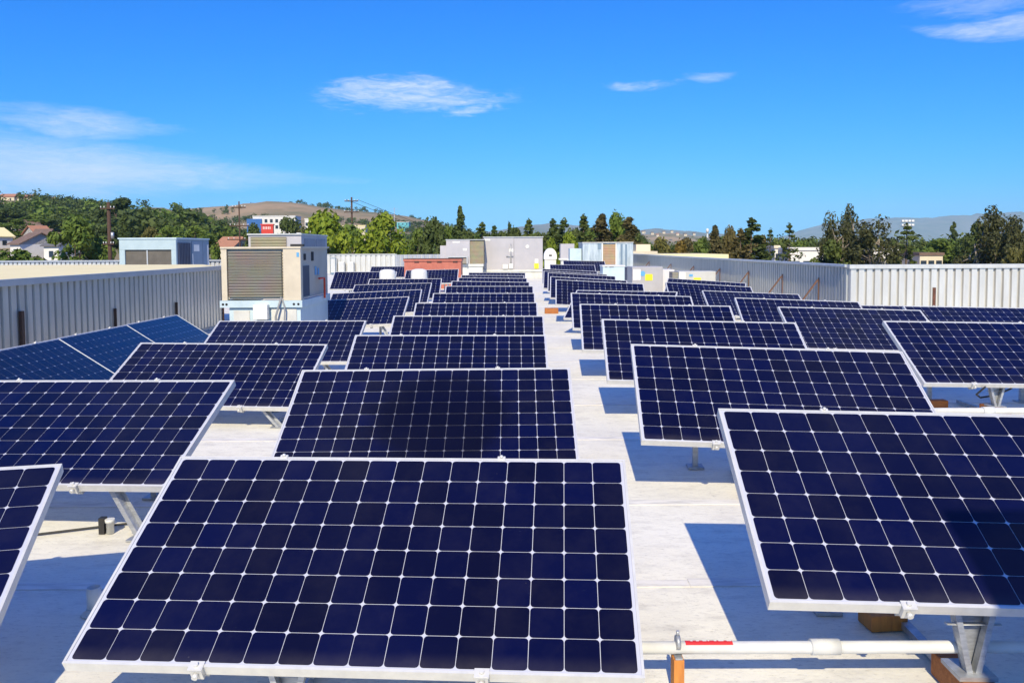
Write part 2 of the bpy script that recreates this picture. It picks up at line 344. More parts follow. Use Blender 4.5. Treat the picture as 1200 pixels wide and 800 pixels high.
def foliage(name, a, b, scale=.55):
    m = bpy.data.materials.new(name); m.use_nodes = True; t = m.node_tree; n = t.nodes; l = t.links; bs = n['Principled BSDF']
    g = n.new('ShaderNodeNewGeometry'); co = n.new('ShaderNodeTexCoord'); nn = n.new('ShaderNodeTexNoise'); nn.inputs['Scale'].default_value = scale; nn.inputs['Detail'].default_value = 3
    l.new(co.outputs['Object'], nn.inputs['Vector'])
    ad = n.new('ShaderNodeMath'); ad.operation = 'MULTIPLY_ADD'; l.new(g.outputs['Random Per Island'], ad.inputs[0]); ad.inputs[1].default_value = .5; l.new(nn.outputs[0], ad.inputs[2])
    mr = n.new('ShaderNodeMapRange'); l.new(ad.outputs[0], mr.inputs[0]); mr.inputs[1].default_value = .4; mr.inputs[2].default_value = 1.05
    mx = n.new('ShaderNodeMix'); mx.data_type = 'RGBA'; l.new(mr.outputs[0], mx.inputs[0]); mx.inputs[6].default_value = (*a, 1); mx.inputs[7].default_value = (*b, 1)
    oi = n.new('ShaderNodeObjectInfo'); hs = n.new('ShaderNodeHueSaturation'); r2 = n.new('ShaderNodeMapRange'); l.new(oi.outputs['Random'], r2.inputs[0]); r2.inputs[3].default_value = .85; r2.inputs[4].default_value = 1.15
    l.new(r2.outputs[0], hs.inputs['Value']); l.new(mx.outputs[2], hs.inputs['Color'])
    l.new(hs.outputs[0], bs.inputs['Base Color']); bs.inputs['Roughness'].default_value = .65; bs.inputs['Specular IOR Level'].default_value = .25
    tr = n.new('ShaderNodeBsdfTranslucent'); l.new(hs.outputs[0], tr.inputs[0])
    ms = n.new('ShaderNodeMixShader'); ms.inputs[0].default_value = .25; l.new(bs.outputs[0], ms.inputs[1]); l.new(tr.outputs[0], ms.inputs[2])
    l.new(ms.outputs[0], n['Material Output'].inputs[0])
    return m
F_DARK = foliage('dark_green_leaves', (.045,.070,.016), (.11,.15,.036))
F_MID = foliage('mid_green_leaves', (.07,.12,.018), (.16,.22,.036))
F_LIME = foliage('lime_leaves', (.13,.20,.014), (.27,.33,.03))
F_EUC = foliage('eucalyptus_leaves', (.038,.048,.018), (.11,.11,.038))
F_OLIVE = foliage('olive_leaves', (.08,.085,.02), (.18,.16,.04))
F_GOLD = foliage('golden_leaves', (.13,.09,.015), (.27,.19,.035))
F_PINE = foliage('pine_needles', (.05,.078,.016), (.13,.16,.035))
F_BROWN = foliage('brownish_leaves', (.065,.06,.02), (.15,.12,.04))
BARK = mat('bark', (.14,.10,.07), .9, 0, (.07,.05,.035), 5)
BARKP = mat('pale_bark', (.34,.29,.23), .85, 0, (.20,.16,.12), 4)
POLEW = mat('creosoted_pole', (.085,.045,.028), .85, 0, (.05,.028,.02), 5)

# ------------------------------------------------------------------ terrain: ground sheet with the hills at left
def lerp_tab(t, x):
    if x <= t[0][0]: return t[0][1]
    for (a, va), (b, vb) in zip(t, t[1:]):
        if x <= b:
            s = (x-a)/(b-a); s = s*s*(3-2*s) * .5 + s * .5
            return va + (vb-va)*s
    return t[-1][1]
def sm(a, b, x):
    t = max(0, min(1, (x-a)/(b-a))); return t*t*(3-2*t)
from mathutils import noise as mnoise
# ridge heights in metres by bearing (x/y), at 620 m and at 1150 m
def ridge1(t):   # near vegetated and brown hill
    return lerp_tab([(-1.2,40),(-.70,40),(-.60,38),(-.56,34.5),(-.53,33),(-.50,31),(-.475,32.5),(-.455,35.5),(-.435,34),(-.41,29),(-.37,17),(-.33,6),(-.29,-3),(-.26,-7.5)], t)
def ridge2(t):   # far dry hills
    return lerp_tab([(-1,52),(-.46,52),(-.41,57),(-.36,63),(-.33,69),(-.305,70.5),(-.27,67),(-.235,62),(-.20,56),(-.165,53),(-.14,49),(-.11,42),(-.07,32),(-.035,18),(0,4),(.05,-7.5)], t)
def hz(x, y):
    "terrain height"
    if y < 60: return -7.5
    t = x / y
    h1 = ridge1(t); k = sm(-.24, -.42, t) if t > -.42 else 1
    p1 = -7.5
    if k > 0:
        a = lerp_tab([(60,-7.5),(120,-7.0),(150,-2.0),(180,.5),(230,3.0),(300,8 if h1>12 else -1),(450,.50*h1+3),(620,h1),(760,h1*.7),(1000,-7.5)], y)
        p1 = -7.5 + (a+7.5) * k
    h2 = ridge2(t)
    p2 = lerp_tab([(60,-7.5),(250,-7.5),(420,-4.5+.04*h2),(700,.22*h2),(900,.5*h2),(1150,h2),(1500,.6*h2),(2200,-7.5)], y) if h2 > -7 else -7.5
    h = max(p1, p2)
    if h > -7.3: h += mnoise.noise((x*.012, y*.012, 3)) * min(4.0, (h+7.5)*.12) + mnoise.noise((x*.05, y*.05, 7)) * min(1.0, (h+7.5)*.04)
    return h
ys = [-60, 20, 60, 90, 120, 150, 180, 220, 260, 300, 340, 380, 420, 460, 500, 540, 580, 600, 620, 640, 680, 720, 760, 820, 900, 960, 1020, 1080, 1120, 1150, 1180, 1240, 1350, 1500, 1800, 2200, 3000, 5000, 9000, 20000]
NT = 220
me = MB(); rows = []
for y in ys:
    for i in range(NT+1):
        t = -1.6 + 3.2 * i / NT; yy = max(y, 60)
        me.v.append((t*yy, y, hz(t*yy, y)))
for j in range(len(ys)-1):
    for i in range(NT):
        a = j*(NT+1)+i; me.f.append([a, a+1, a+NT+2, a+NT+1]); me.m.append(0); me.sm.append(True)
GR = mat('dry_grass_ground', (.36,.25,.14), .95, 0, (.17,.15,.07), .013, .40, .62, detail=10)
ground = tag(me.build('ground', GR), 'dry grassy plain and brown hills around the building', None, None, 'structure')

# far mountain ranges: solid ridges standing on the plain
def mountain(name, y, depth, tab, label, m, seed):
    b = MB(); n = 90; t0, t1 = tab[0][0], tab[-1][0]; K = 9
    for i in range(n+1):
        t = t0 + (t1-t0)*i/n; h = lerp_tab(tab, t)
        for k in range(K):
            s = k/(K-1)*2-1
            yy = y + s*depth/2; hh = h * (1-abs(s)**1.3)
            hh += mnoise.noise((t*30+seed, s*3, 1)) * h * .10 * (1-abs(s)) + mnoise.noise((t*90+seed, s*7, 5)) * h * .05 * (1-abs(s))
            b.v.append((t*yy, yy, -8 + hh))
    for i in range(n):
        for k in range(K-1):
            a = i*K+k; b.f.append([a, a+K, a+K+1, a+1]); b.m.append(0); b.sm.append(True)
    return tag(b.build(name, m), label, None, None, 'structure')
MTN = mat('chaparral_mountain', (.20,.18,.14), .95, 0, (.13,.13,.09), .004, .4, .6)
mountain('distant_hills', 6500, 2200, [(-.12,10),(-.06,90),(-.02,150),(.02,190),(.05,205),(.08,185),(.13,140),(.18,155),(.22,135),(.27,110),(.33,55),(.42,10)], 'hazy blue grey ridge on the horizon behind the central trees', MTN, 2)
mountain('distant_mountains', 11000, 3000, [(.29,10),(.33,120),(.37,250),(.41,345),(.46,385),(.52,395),(.58,430),(.64,470),(.72,420),(.9,200),(1.0,10)], 'pale blue mountain range on the right horizon', MTN, 9)

# ------------------------------------------------------------------ the roof and its building
b = MB(); b.box(-26, 17, -9, 57, -7.5, 0)
roof = tag(b.build('roof', MEMB), 'flat white membrane roof the panels stand on', None, None, 'structure')
random.seed(5)
for y in [1.45, 3.97, 5.25, 7.05, 8.6, 10.3, 11.9, 13.6, 15.4, 17.2, 19.1, 21, 23, 25, 27.2, 29.5, 32, 35, 38, 42]:
    b = MB(); x = -6.2
    while x < 6.9:
        x1 = min(6.9, x + random.uniform(2.5, 4.5)); b.box(x, x1, y-.045, y+.045+random.uniform(-.01,.01), .0005, .0035+random.uniform(0,.001)); x = x1 + .004
    mesh_obj('roof_seam', b.mesh('roof_seam', SEAM), roof)

def corrugated(a, bb, z0, z1, pitch=.165, depth=.05, flip=False):
    "trapezoid-ribbed sheet from plan point a to b, ribs proud on the left of a->b unless flipped"
    a, bb = Vector((*a, 0)), Vector((*bb, 0)); d = (bb-a); Ln = d.length; d.normalize(); nrm = Vector((-d.y, d.x, 0)) * (-1 if flip else 1)
    m = MB(); s = 0; pts = []
    while s < Ln:
        for (ds, o) in ((0, 0), (.012, depth), (.118, depth), (.130, 0)):
            q = min(s + ds*pitch/.165, Ln); pts.append(a + d*q + nrm*o)
        s += pitch
    pts.append(bb)
    n = len(pts); m.v = [(p.x, p.y, z0) for p in pts] + [(p.x, p.y, z1) for p in pts]
    for p in pts: m.v.append((p - nrm*.06)[:2] + (z0,))
    for p in pts: m.v.append((p - nrm*.06)[:2] + (z1,))
    for i in range(n-1):
        m.f.append([i, i+1, n+i+1, n+i]); m.f.append([3*n+i, 3*n+i+1, 2*n+i+1, 2*n+i]); m.f.append([n+i, n+i+1, 3*n+i+1, 3*n+i]); m.m += [0]*3; m.sm += [False]*3
    m.f.append([0, n, 3*n, 2*n]); m.f.append([n-1, 2*n-1+0, 4*n-1, 3*n-1]); m.m += [0]*2; m.sm += [False]*2
    return m

# left raised roof: a cream coated block whose side toward the panels is ribbed sheet
t = empty('raised_roof_block', (-6.3, 8, 0), 0, 'low raised roof with cream coated top and ribbed grey metal side at left', 'raised roof')
Minv = Matrix.Translation((6.3, -8, 0))
b = MB(); b.prism([(-6.36,-8.5),(-6.36,17.2),(-7.55,19.4),(-25,20.6),(-25,-8.5)], 0.004, 1.30)
b.build('roof_core', CONC, t, Minv)
b = MB(); b.prism([(-6.34,-8.5),(-6.34,17.2),(-7.55,19.45),(-25,20.65),(-25,-8.5)], 1.302, 1.335)
b.build('coated_top', CREAMROOF, t, Minv)
corrugated((-6.345,-8), (-6.345,17.25), .10, 1.27, flip=True).build('ribbed_side', CORRD, t, Minv)
corrugated((-6.345,17.27), (-7.5,19.42), .10, 1.27, flip=True).build('ribbed_end', CORR, t, Minv)
b = MB(); b.box(-6.33,-6.255,-8,17.32,1.26,1.345); b.build('edge_flashing', mat('grey_flashing', (.50,.53,.56), .4, .4, (.42,.45,.48), 3), t, Minv)
for (y, h) in ((10.15,.93),(12.55,.78),(14.85,.72),(7.4,.8)):
    k = .03 if y in (10.15, 7.4) else .011; b = MB(); b.box(-6.29,-6.25,y-k,y+k,.004,h); b.box(-6.25,-6.18,y-.035,y+.035,.004,.03); b.build('steel_post', DKSTEEL, t, Minv)
b = MB(); b.box(-6.36,-6.28,17.26,17.33,.004,1.26); b.build('corner_post', RUST, t, Minv)

# right parapet: a side run and a front run facing the viewer
def cap_box(x0,x1,y0,y1,z0,z1): b = MB(); b.box(x0,x1,y0,y1,z0,z1); return b
t = empty('parapet_wall', (6.95, 30, 0), 0, 'long ribbed grey metal parapet running away on the right with diagonal rusty braces', 'parapet')
Mi = Matrix.Translation((-6.95, -30, 0))
corrugated((6.95,16.42), (6.95,50), .06, 1.27).build('ribbed_sheet', CORRD, t, Mi)
cap_box(6.86,7.06,16.42,50.1,1.272,1.32).build('cap_flashing', mat('pale_flashing', (.62,.65,.66), .4, .3, (.5,.54,.56), 3), t, Mi)
for y in (17.9, 20.3, 23.2, 26.4, 30.2, 34.5, 40):
    b = MB(); b.bar((6.875,y,.95),(6.15,y-.1,.02),.03,.03); b.box(6.885,6.915,y-.016,y+.016,.02,1.0); b.build('brace', BRACEM, t, Mi)
t = empty('parapet_wall', (12, 16.35, 0), 0, 'bright white ribbed metal parapet facing the viewer at far right', 'parapet')
Mi = Matrix.Translation((-12, -16.35, 0))
corrugated((6.93,16.35), (16.9,16.35), .06, 1.24, flip=True).build('ribbed_sheet', CORRW, t, Mi)
cap_box(6.9,16.95,16.27,16.42,1.243,1.325).build('cap_flashing', CORRW, t, Mi)
b = MB(); b.box(8.62,8.66,16.28,16.315,.06,.85); b.box(8.66,8.69,16.30,16.315,.06,.85); b.build('steel_post', RUST, t, Mi)
# rear parapets
t = empty('parapet_wall', (-9.6, 52, 0), 0, 'white ribbed metal parapet at the back left behind the panels', 'parapet')
Mi = Matrix.Translation((9.6, -52, 0))
corrugated((-12.1,52), (-7.62,52), .06, 1.28, pitch=.33, depth=.06, flip=True).build('ribbed_sheet', CORRW, t, Mi)
cap_box(-12.1,-7.6,51.9,52.1,1.283,1.34).build('cap_flashing', CORRW, t, Mi)
t = empty('parapet_wall', (-6, 52, 0), 0, 'plain grey metal parapet beside the red housing at the back', 'parapet')
Mi = Matrix.Translation((6, -52, 0))
corrugated((-7.58,52), (-4.0,55), .06, 1.28, pitch=.33, depth=.05, flip=True).build('ribbed_sheet', CORR, t, Mi)
cap_box(-7.6,-7.5,51.95,52.05,0.06,1.33).build('end_post', GALV, t, Mi)
t = empty('parapet_wall', (-15, 30, 0), 0, 'grey ribbed parapet top behind the cream roof, left of the blue grey unit', 'parapet')
Mi = Matrix.Translation((15, -30, 0))
corrugated((-25,30), (-9.4,30), .06, 1.25, flip=True).build('ribbed_sheet', CORR, t, Mi)
cap_box(-25,-9.4,29.9,30.08,1.253,1.31).build('cap_flashing', GALV, t, Mi)

# ------------------------------------------------------------------ solar panels
PW, PH, FT = 2.067, 1.046, .046
def panel_meshes(cols, rows, W, Hh, cellmat, sheet, tagn):
    p = .1265; mx = (W-cols*p)/2; my = (Hh-rows*p)/2; lip = .010
    fr = MB()
    fr.box(-W/2, W/2, 0, lip, -FT, 0); fr.box(-W/2, W/2, Hh-lip, Hh, -FT, 0)
    fr.box(-W/2, -W/2+lip, lip+.0004, Hh-lip-.0004, -FT, 0); fr.box(W/2-lip, W/2, lip+.0004, Hh-lip-.0004, -FT, 0)
    # inner return flange at the bottom of the frame
    fr.box(-W/2+lip, W/2-lip, lip+.0005, .03, -FT, -FT+.003); fr.box(-W/2+lip, W/2-lip, Hh-.03, Hh-lip-.0005, -FT, -FT+.003)
    gl = MB()
    x0, x1, y0, y1 = -W/2+lip+.0003, W/2-lip-.0003, lip+.0003, Hh-lip-.0003
    gl.add([(x0,y0,-.004),(x1,y0,-.004),(x1,y1,-.004),(x0,y1,-.004)], [(0,1,2,3)], 0)
    gl.add([(x0,y0,-.008),(x1,y0,-.008),(x1,y1,-.008),(x0,y1,-.008)], [(3,2,1,0)], 2)
    hs = p/2 - .00115; r = .0135
    for i in range(cols):
        for j in range(rows):
            cx = -W/2+mx+(i+.5)*p; cy = my+(j+.5)*p; vs = []
            for (qx, qy, a0) in ((1,1,0),(-1,1,90),(-1,-1,180),(1,-1,270)):
                for k in range(4):
                    a = R(a0 + 30*k); vs.append((cx+qx*(hs-r)+r*math.cos(a), cy+qy*(hs-r)+r*math.sin(a), -.0028))
            gl.add(vs, [list(range(16))], 1)
    return fr.mesh('frame'+tagn, ALU), gl.mesh('solar_glass'+tagn, [sheet, cellmat, BACK])
FR, GL = panel_meshes(16, 8, PW, PH, CELL, SHEETG, '')
FRB, GLB = panel_meshes(12, 8, 1.559, PH, CELLB, SHEETD, '_small')
GLS = GL.copy(); GLS.name = 'solar_glass_disc'; GLS.materials[0] = SHEETS; GLS.materials[1] = CELLS
# edge clamp: bent plate, bolt
b = MB(); b.box(-.022,.022,-.012,.012,-.05,.006); b.box(-.026,.026,-.014,.022,.0005,.005); b.tube([(0,-.012,-.02),(0,-.03,-.02)], .011, 8); b.tube([(0,.006,.004),(0,.006,.016)], .009, 8)
CLAMP = b.mesh('edge_clamp', ALU)
b = MB(); b.box(-.018,.018,-.008,.016,-.03,.003,0,.002); b.lathe([(.008,.003),(.008,.010),(.003,.014)], n=10); CLAMPT = b.mesh('edge_clamp_top', ALU)
# rail under the panel, running up the slope
b = MB(); b.box(-.02,.02,.02,PH-.02,-FT-.042,-FT-.001); RAIL = b.mesh('slope_rail', GALV)
# V-shaped folded stand (unit height 1, scaled) seen from the front: two flanged legs meeting at a foot
def vstand_mesh():
    b = MB()
    for s in (-1, 1):
        b.bar((s*.016,0,.05),(s*.080,0,1.0),.022,.035,side=(0,1,0))
        b.bar((s*.016,.03,.05),(s*.080,.03,1.0),.005,.045,side=(0,1,0))
    b.add([(-.02,.028,.05),(.02,.028,.05),(.08,.028,.98),(-.08,.028,.98),(-.02,.032,.05),(.02,.032,.05),(.08,.032,.98),(-.08,.032,.98)], [(0,1,2,3),(7,6,5,4),(0,4,5,1),(1,5,6,2),(2,6,7,3),(3,7,4,0)])
    b.box(-.07,.07,-.05,.09,0.0,.05); b.tube([(-.1,.0,.62),(.1,.0,.62)], .012, 8)
    return b.mesh('v_stand', GALV)
VST = vstand_mesh()
def strut_mesh():
    "slim folded channel leaning from the panel's lower edge down to its foot plate"
    b = MB(); b.bar((.07,0,.0),(-.13,0,1.0),.032,.045,side=(0,1,0)); b.bar((.09,.026,.0),(-.11,.026,1.0),.05,.006,side=(0,1,0)); b.box(.0,.15,-.05,.09,0,.03)
    return b.mesh('support_strut', GALV)
STRUT = strut_mesh()
b = MB(); b.tube([(-.10,.30,-.05),(-.02,.20,-.11),(.15,.12,-.15),(.34,.16,-.12),(.46,.28,-.055)], .0045, 6); b.tube([(.10,.135,-.145),(.20,.125,-.145)], .010, 8); LEAD = b.mesh('cable_lead', BLACK)
b = MB(); b.box(-.02,.02,-.02,.02,0,1); b.box(-.06,.06,-.06,.06,0,.02); LEG = b.mesh('rear_leg', GALV)
b = MB(); b.bar((0,0,0),(0,1,0),.04,.03); BRACE = b.mesh('ground_brace', GALV)

def panel(x, y, z, yaw, tilt, roll, label, group, small=False, us=(.24,.73)):
    wood = x > 1
    t = empty('solar_panel', (x, y, 0.0), yaw, label, 'solar panel', group)
    W = 1.559 if small else PW
    cr, sr = math.cos(roll), math.sin(roll); ct, st = math.cos(tilt), math.sin(tilt)
    X = Vector((cr,0,sr)); Y = Vector((-st*sr, ct, st*cr)); Z = X.cross(Y)
    M = Matrix(((X.x,Y.x,Z.x,0),(X.y,Y.y,Z.y,0),(X.z,Y.z,Z.z,z),(0,0,0,1)))
    mesh_obj('frame', FRB if small else FR, t, M); mesh_obj('solar_glass', GLB if small else GL, t, M)
    mesh_obj('cable_lead', LEAD, t, M)
    for u in us:
        xx = (u-.5)*W
        mesh_obj('edge_clamp', CLAMP, t, M @ Matrix.Translation((xx, -.004, 0)))
        mesh_obj('edge_clamp', CLAMPT, t, M @ Matrix.Translation((xx, PH+.004, 0)) @ Matrix.Rotation(math.pi, 4, 'Z'))
        mesh_obj('slope_rail', RAIL, t, M @ Matrix.Translation((xx, 0, 0)))
        q = M @ Vector((xx, PH-.12, -FT-.045))
        mesh_obj('rear_leg', LEG, t, Matrix.Translation((q.x, q.y, .003)) @ Matrix.Diagonal((1,1,max(.05,q.z-.003),1)))
    for u in ((.38,.86) if not small else (.3,.75)):
        xx = (u-.5)*W; q = M @ Vector((xx, .10, -FT-.002))
        mesh_obj('v_stand' if x > -1.5 else 'support_strut', VST if x > -1.5 else STRUT, t, Matrix.Translation((q.x, q.y, .101 if wood else .003)) @ Matrix.Diagonal((1,1,max(.05,q.z-(.101 if wood else .003)),1)))
        mesh_obj('ground_brace', BRACE, t, Matrix.Translation((q.x, q.y+.05, .03)) @ Matrix.Diagonal((1,.62,1,1)))
        if wood: sleeper(t, q.x, q.y)
    return t
SLB = MB(); SLB.box(-.06,.06,-.15,.19,.003,.10,0,.006); SLEEP = SLB.mesh('wood_sleeper', WOODR)
def sleeper(t, x, y): mesh_obj('wood_sleeper', SLEEP, t, Matrix.Translation((x, y, 0)))

ordn = ['nearest','second','third','fourth','fifth','sixth','seventh','eighth','ninth','tenth','farthest']
CC = [(-.585,2.702,.242,-.068,.505,.006),(-.59,5.177,.279,-.005,.501,.005),(-.666,7.648,.296,.002,.47,-.005),(-.601,9.976,.303,-.002,.472,-.006),(-.604,12.543,.305,-.001,.473,-.001),(-.57,15.206,.309,-.001,.478,-.004),(-.531,17.81,.319,0,.487,-.006),(-.575,20.157,.322,-.001,.49,-.02),(-.583,22.981,.317,-.001,.485,-.015),(-.638,25.163,.319,-.001,.487,-.011),(-.544,27.915,.318,0,.486,-.011)]
for i, p in enumerate(CC):
    pn = panel(*p, f'navy solar panel, {ordn[i]} from the viewer in the column left of the white walkway', 'solar panels in the central column')
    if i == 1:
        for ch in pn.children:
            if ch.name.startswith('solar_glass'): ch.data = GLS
        pn['label'] = 'solar panel with a large round dark disc, directly behind the nearest central one'
RC = [(1.963,2.79,.403,-.035,.526,-.018),(1.894,5.221,.39,-.05,.542,-.027),(1.949,7.6,.405,-.04,.512,-.02),(1.922,10.039,.391,-.038,.523,-.015),(2.008,12.767,.374,-.019,.521,-.033),
      (1.967,15.193,.327,-.37,.498,-.001),(2.009,17.837,.378,-.028,.523,-.052),(2.012,20.546,.353,-.027,.518,-.058),(2.08,23.452,.361,-.027,.521,-.058),(2.007,24.95,.373,-.027,.517,-.061),(2.126,28.943,.35,-.017,.51,-.051)]
rl = ['nearest navy solar panel right of the white walkway, partly shaded at its right end'] + \
     [f'navy solar panel, {ordn[i]} from the viewer in the column right of the white walkway' for i in range(1, 11)]
rl[5] = 'twisted solar panel right of the walkway, mostly hidden by the fifth in its column'
for i, p in enumerate(RC): panel(*p, rl[i], 'solar panels in the column right of the walkway')
LC = [((-2.845,2.432,.304,.24,.427,-.005),'solar panel cut by the left picture edge at the lower left corner'),
      ((-3.014,4.577,.347,-.088,.449,.011),'large navy solar panel at the left picture edge, second from the viewer in its column'),
      ((-3.063,7.523,.217,-.094,.486,-.002),'navy solar panel third from the viewer in the left column, overlapping the blue tinted row'),
      ((-3.087,10.112,.269,-.028,.434,0),'navy solar panel directly in front of the cream rooftop unit with the large coil'),
      ((-3.03,14.35,.315,-.05,.42,.04),'solar panel just right of the cream rooftop unit, its lower left corner in shade'),
      ((-3.079,17.252,.285,-.009,.435,.041),'solar panel second behind the cream rooftop unit in the left column'),
      ((-3.18,20.232,.306,-.035,.455,.021),'solar panel third behind the cream rooftop unit, top edge rising to the right'),
      ((-3.023,21.701,.335,-.003,.506,0),'solar panel just in front of the two white vent drums'),
      ((-3.117,30.326,.363,-.01,.494,.019),'solar panel directly in front of the red metal housing'),
      ((-4.855,25.611,.397,.013,.536,-.004),'solar panel behind the cream rooftop unit and left of the white vent drums'),
      ((-5.75,37.5,.34,0,.49,0),'small looking far solar panel in front of the white ribbed parapet at the back')]
for p, lb in LC: panel(*p, lb, 'solar panels in the left column')
QC = [((5.072,7.758,.343,.009,.533,-.019),'navy solar panel cut by the right picture edge, its stand and pipe showing below'),
      ((4.87,10.616,.313,-.012,.49,-.028),'navy solar panel behind the right edge one, second in the right hand column'),
      ((4.739,12.507,.31,-.048,.498,-.036),'navy solar panel third in the right hand column, under the grey parapet corner'),
      ((6.95,12.9,.17,-.001,.493,-.02),'mostly hidden solar panel below the corner of the two right parapets'),
      ((7.25,11.75,.235,-.004,.495,-.021),'navy solar panel in front of the bright white parapet at the right picture edge'),
      ((5.065,16.04,.284,-.004,.443,-.044),'navy solar panel fourth in the right hand column, along the braced grey parapet'),
      ((4.70,18.3,.30,-.011,.498,-.06),'navy solar panel in front of the white cabinet with yellow label by the braced parapet'),
      ((4.95,20.6,.37,-.30,.42,-.06),'solar panel turned to the left, beside the grey cabinet with the yellow label')]
for p, lb in QC: panel(*p, lb, 'solar panels in the right hand column')
FC = [((2.75,35.5,.42,0,.49,-.02),'farthest solar panel beside the white domed vent'),
      ((3.55,38.5,.55,0,.49,-.02),'tiny far solar panel left of the streaked galvanised unit'),
      ((4.2,43.5,.62,0,.49,-.02),'last tiny solar panel before the small grey box far behind')]
for p, lb in FC: panel(*p, lb, 'far solar panels')
for i, lb in enumerate(['farthest of the three blue tinted solar panels along the ribbed left wall', 'middle one of the three blue tinted solar panels along the ribbed left wall', 'blue tinted solar panel at the left picture edge by the ribbed wall']):
    panel(-4.209, 12.0276 - 1.575*(i+.5) , .159, R(90)-.014, .568, 0, lb, 'blue tinted solar panels along the left wall', small=True)

# ------------------------------------------------------------------ conduit runs, posts, blocks and small roof items
def pipe(name, x0, x1, y, z, label, r=.023, coup=(), tape=None):
    t = empty(name, ((x0+x1)/2, y, 0), 0, label, 'pipe')
    dx = -(x0+x1)/2
    b = MB(); b.tube([(x0+dx,0,z),(x0*.5+x1*.5+dx,0,z-.004),(x1+dx,0,z)], r, 16); b.build('pipe_body', PVC, t)
    for c in coup: b = MB(); b.tube([(c-.055+dx,0,z),(c+.055+dx,0,z)], r*1.28, 16); b.build('coupling', PVC, t)
    if tape:
        b = MB(); n = 5
        pts = [(math.cos(R(a))*(r+.0015), math.sin(R(a))*(r+.0015)) for a in range(48, 129, 16)]
        vs = [(tape[0]+dx,-c,z+s) for c, s in pts] + [(tape[1]+dx,-c,z+s) for c, s in pts]
        b.add(vs, [[i,i+1,n+2+i,n+1+i] for i in range(n)])
        random.seed(3); k = tape[0]+.02
        while k < tape[1]-.02:
            w_ = random.uniform(.006,.02); a = R(100); q = r+.003
            b.add([(k+dx,-math.cos(R(a_))*q,z+math.sin(R(a_))*q) for a_ in (84,100)] + [(k+w_+dx,-math.cos(R(a_))*q,z+math.sin(R(a_))*q) for a_ in (100,84)], [(0,1,2,3)], 1); k += w_ + random.uniform(.004,.02)
        b.build('warning_tape', [REDTAPE, WHITE], t)
    return t
pipe('conduit_pipe', .3, 4.6, 2.97, .18, 'white pipe crossing the walkway on the orange post, with a strip of red tape', .023, (1.19,), (.655,.835))
pipe('conduit_pipe', 4.0, 7.4, 7.55, .13, 'white pipe under the panel at the right picture edge', .03, (4.55,))
t = empty('pipe_support', (.625, 2.96, 0), 0, 'orange wood post holding up the white pipe with a metal strap', 'pipe support')
b = MB(); b.box(-.02,.02,-.03,.03,.003,.150,0,.002); b.build('wood_post', WOODO, t)
b = MB(); b.box(-.014,.014,-.029,.045,.151,.157); b.tube([(-.008,.0,.206),(.008,.0,.206)], .027, 16); b.tube([(0,-.0,.232),(0,0,.25)], .006, 8); b.build('strap', GALV, t)
def block(x, y, sx, sy, h, label, m=WOODR, rz=0):
    b = MB(); b.box(-sx/2, sx/2, -sy/2, sy/2, .003, h, 0, .006)
    o = b.build('wood_block', m); o.location = (x, y, 0); o.rotation_euler[2] = rz
    return tag(o, label, 'block')
block(1.66, 3.50, .17, .12, .075, 'orange brown wood block on the roof under the nearest right panel', WOODO, .1)
block(4.42, 8.25, .22, .10, .10, 'dark red wood block in the shade under the right edge panel', WOODR)
block(1.02, 20.6, .35, .2, .14, 'brown wood block lying beside the far end of the walkway', WOODR)
# white vent pipe stub
t = empty('vent_pipe', (-1.97, 3.66, 0), 0, 'short white pipe stub beside the left edge of the nearest central panel', 'vent pipe')
b = MB(); b.lathe([(.032,.003),(.032,.13),(.028,.13),(.028,.02)], n=20); b.build('pipe_stub', PVC, t)
b = MB(); b.lathe([(.06,.003),(.055,.008),(.04,.015),(.034,.03)], n=20); b.build('flashing_boot', CONC, t)
# cables under the left panel
b = MB(); b.tube([(-3.6,4.45,.012),(-3.0,4.62,.012),(-2.4,4.86,.012),(-2.05,4.9,.05)], .007, 8); tag(b.build('cable', BLACK), 'thin black cable lying across the roof under the left edge panel', 'cable')
b = MB(); b.tube([(4.62,7.72,.33),(4.64,7.9,.22),(4.74,8.0,.17),(4.86,7.95,.2),(4.93,7.8,.30)], .009, 8); tag(b.build('cable', BLACK), 'black looped cable hanging under the panel at the right picture edge', 'cable')
t = empty('pipe_fitting', (-2.43, 4.72, 0), 0, 'small white and black fitting under the left edge panel', 'fitting')
b = MB(); b.lathe([(.022,.003),(.022,.07),(.028,.07),(.028,.09)], n=14); b.build('fitting_body', PVC, t)
b = MB(); b.box(-.06,-.026,-.02,.02,.003,.10); b.build('connector', BLACK, t)

def vent_drum(x, y, r, h, label):
    t = empty('roof_vent', (x, y, 0), 0, label, 'roof vent', 'white vent drums')
    b = MB(); b.lathe([(r*.7,.003),(r*.7,h*.55)], n=20); b.build('vent_pipe', GALV, t)
    b = MB(); b.lathe([(r*1.05,h*.55),(r,h*.6),(r*.97,h*.9),(r*.85,h*.97),(r*.4,h)], n=28); b.build('drum_cap', CAPW, t)
p = AT(454, 315.5, 25.0); vent_drum(p.x, 25.0, .26, p.z, 'left one of two white vent drums in front of the back panels')
p = AT(491, 315.0, 25.0); vent_drum(p.x, 25.0, .265, p.z, 'right one of two white vent drums, below the red housing')

# ------------------------------------------------------------------ rooftop units
def unit(name, px0, px1, yf, z0, z1, depth, label, cat='rooftop unit', rz=0):
    "root at the front left foot; returns (root, width)"
    x0 = AT(px0, 300, yf).x; x1 = AT(px1, 300, yf).x
    return empty(name, (x0, yf, z0), rz, label, cat), x1-x0, z1-z0
def P(parent, name, m, fn, M=None):
    b = MB(); fn(b); return b.build(name, m, parent, M)
def ztop(py, y): return AT(600, py, y).z

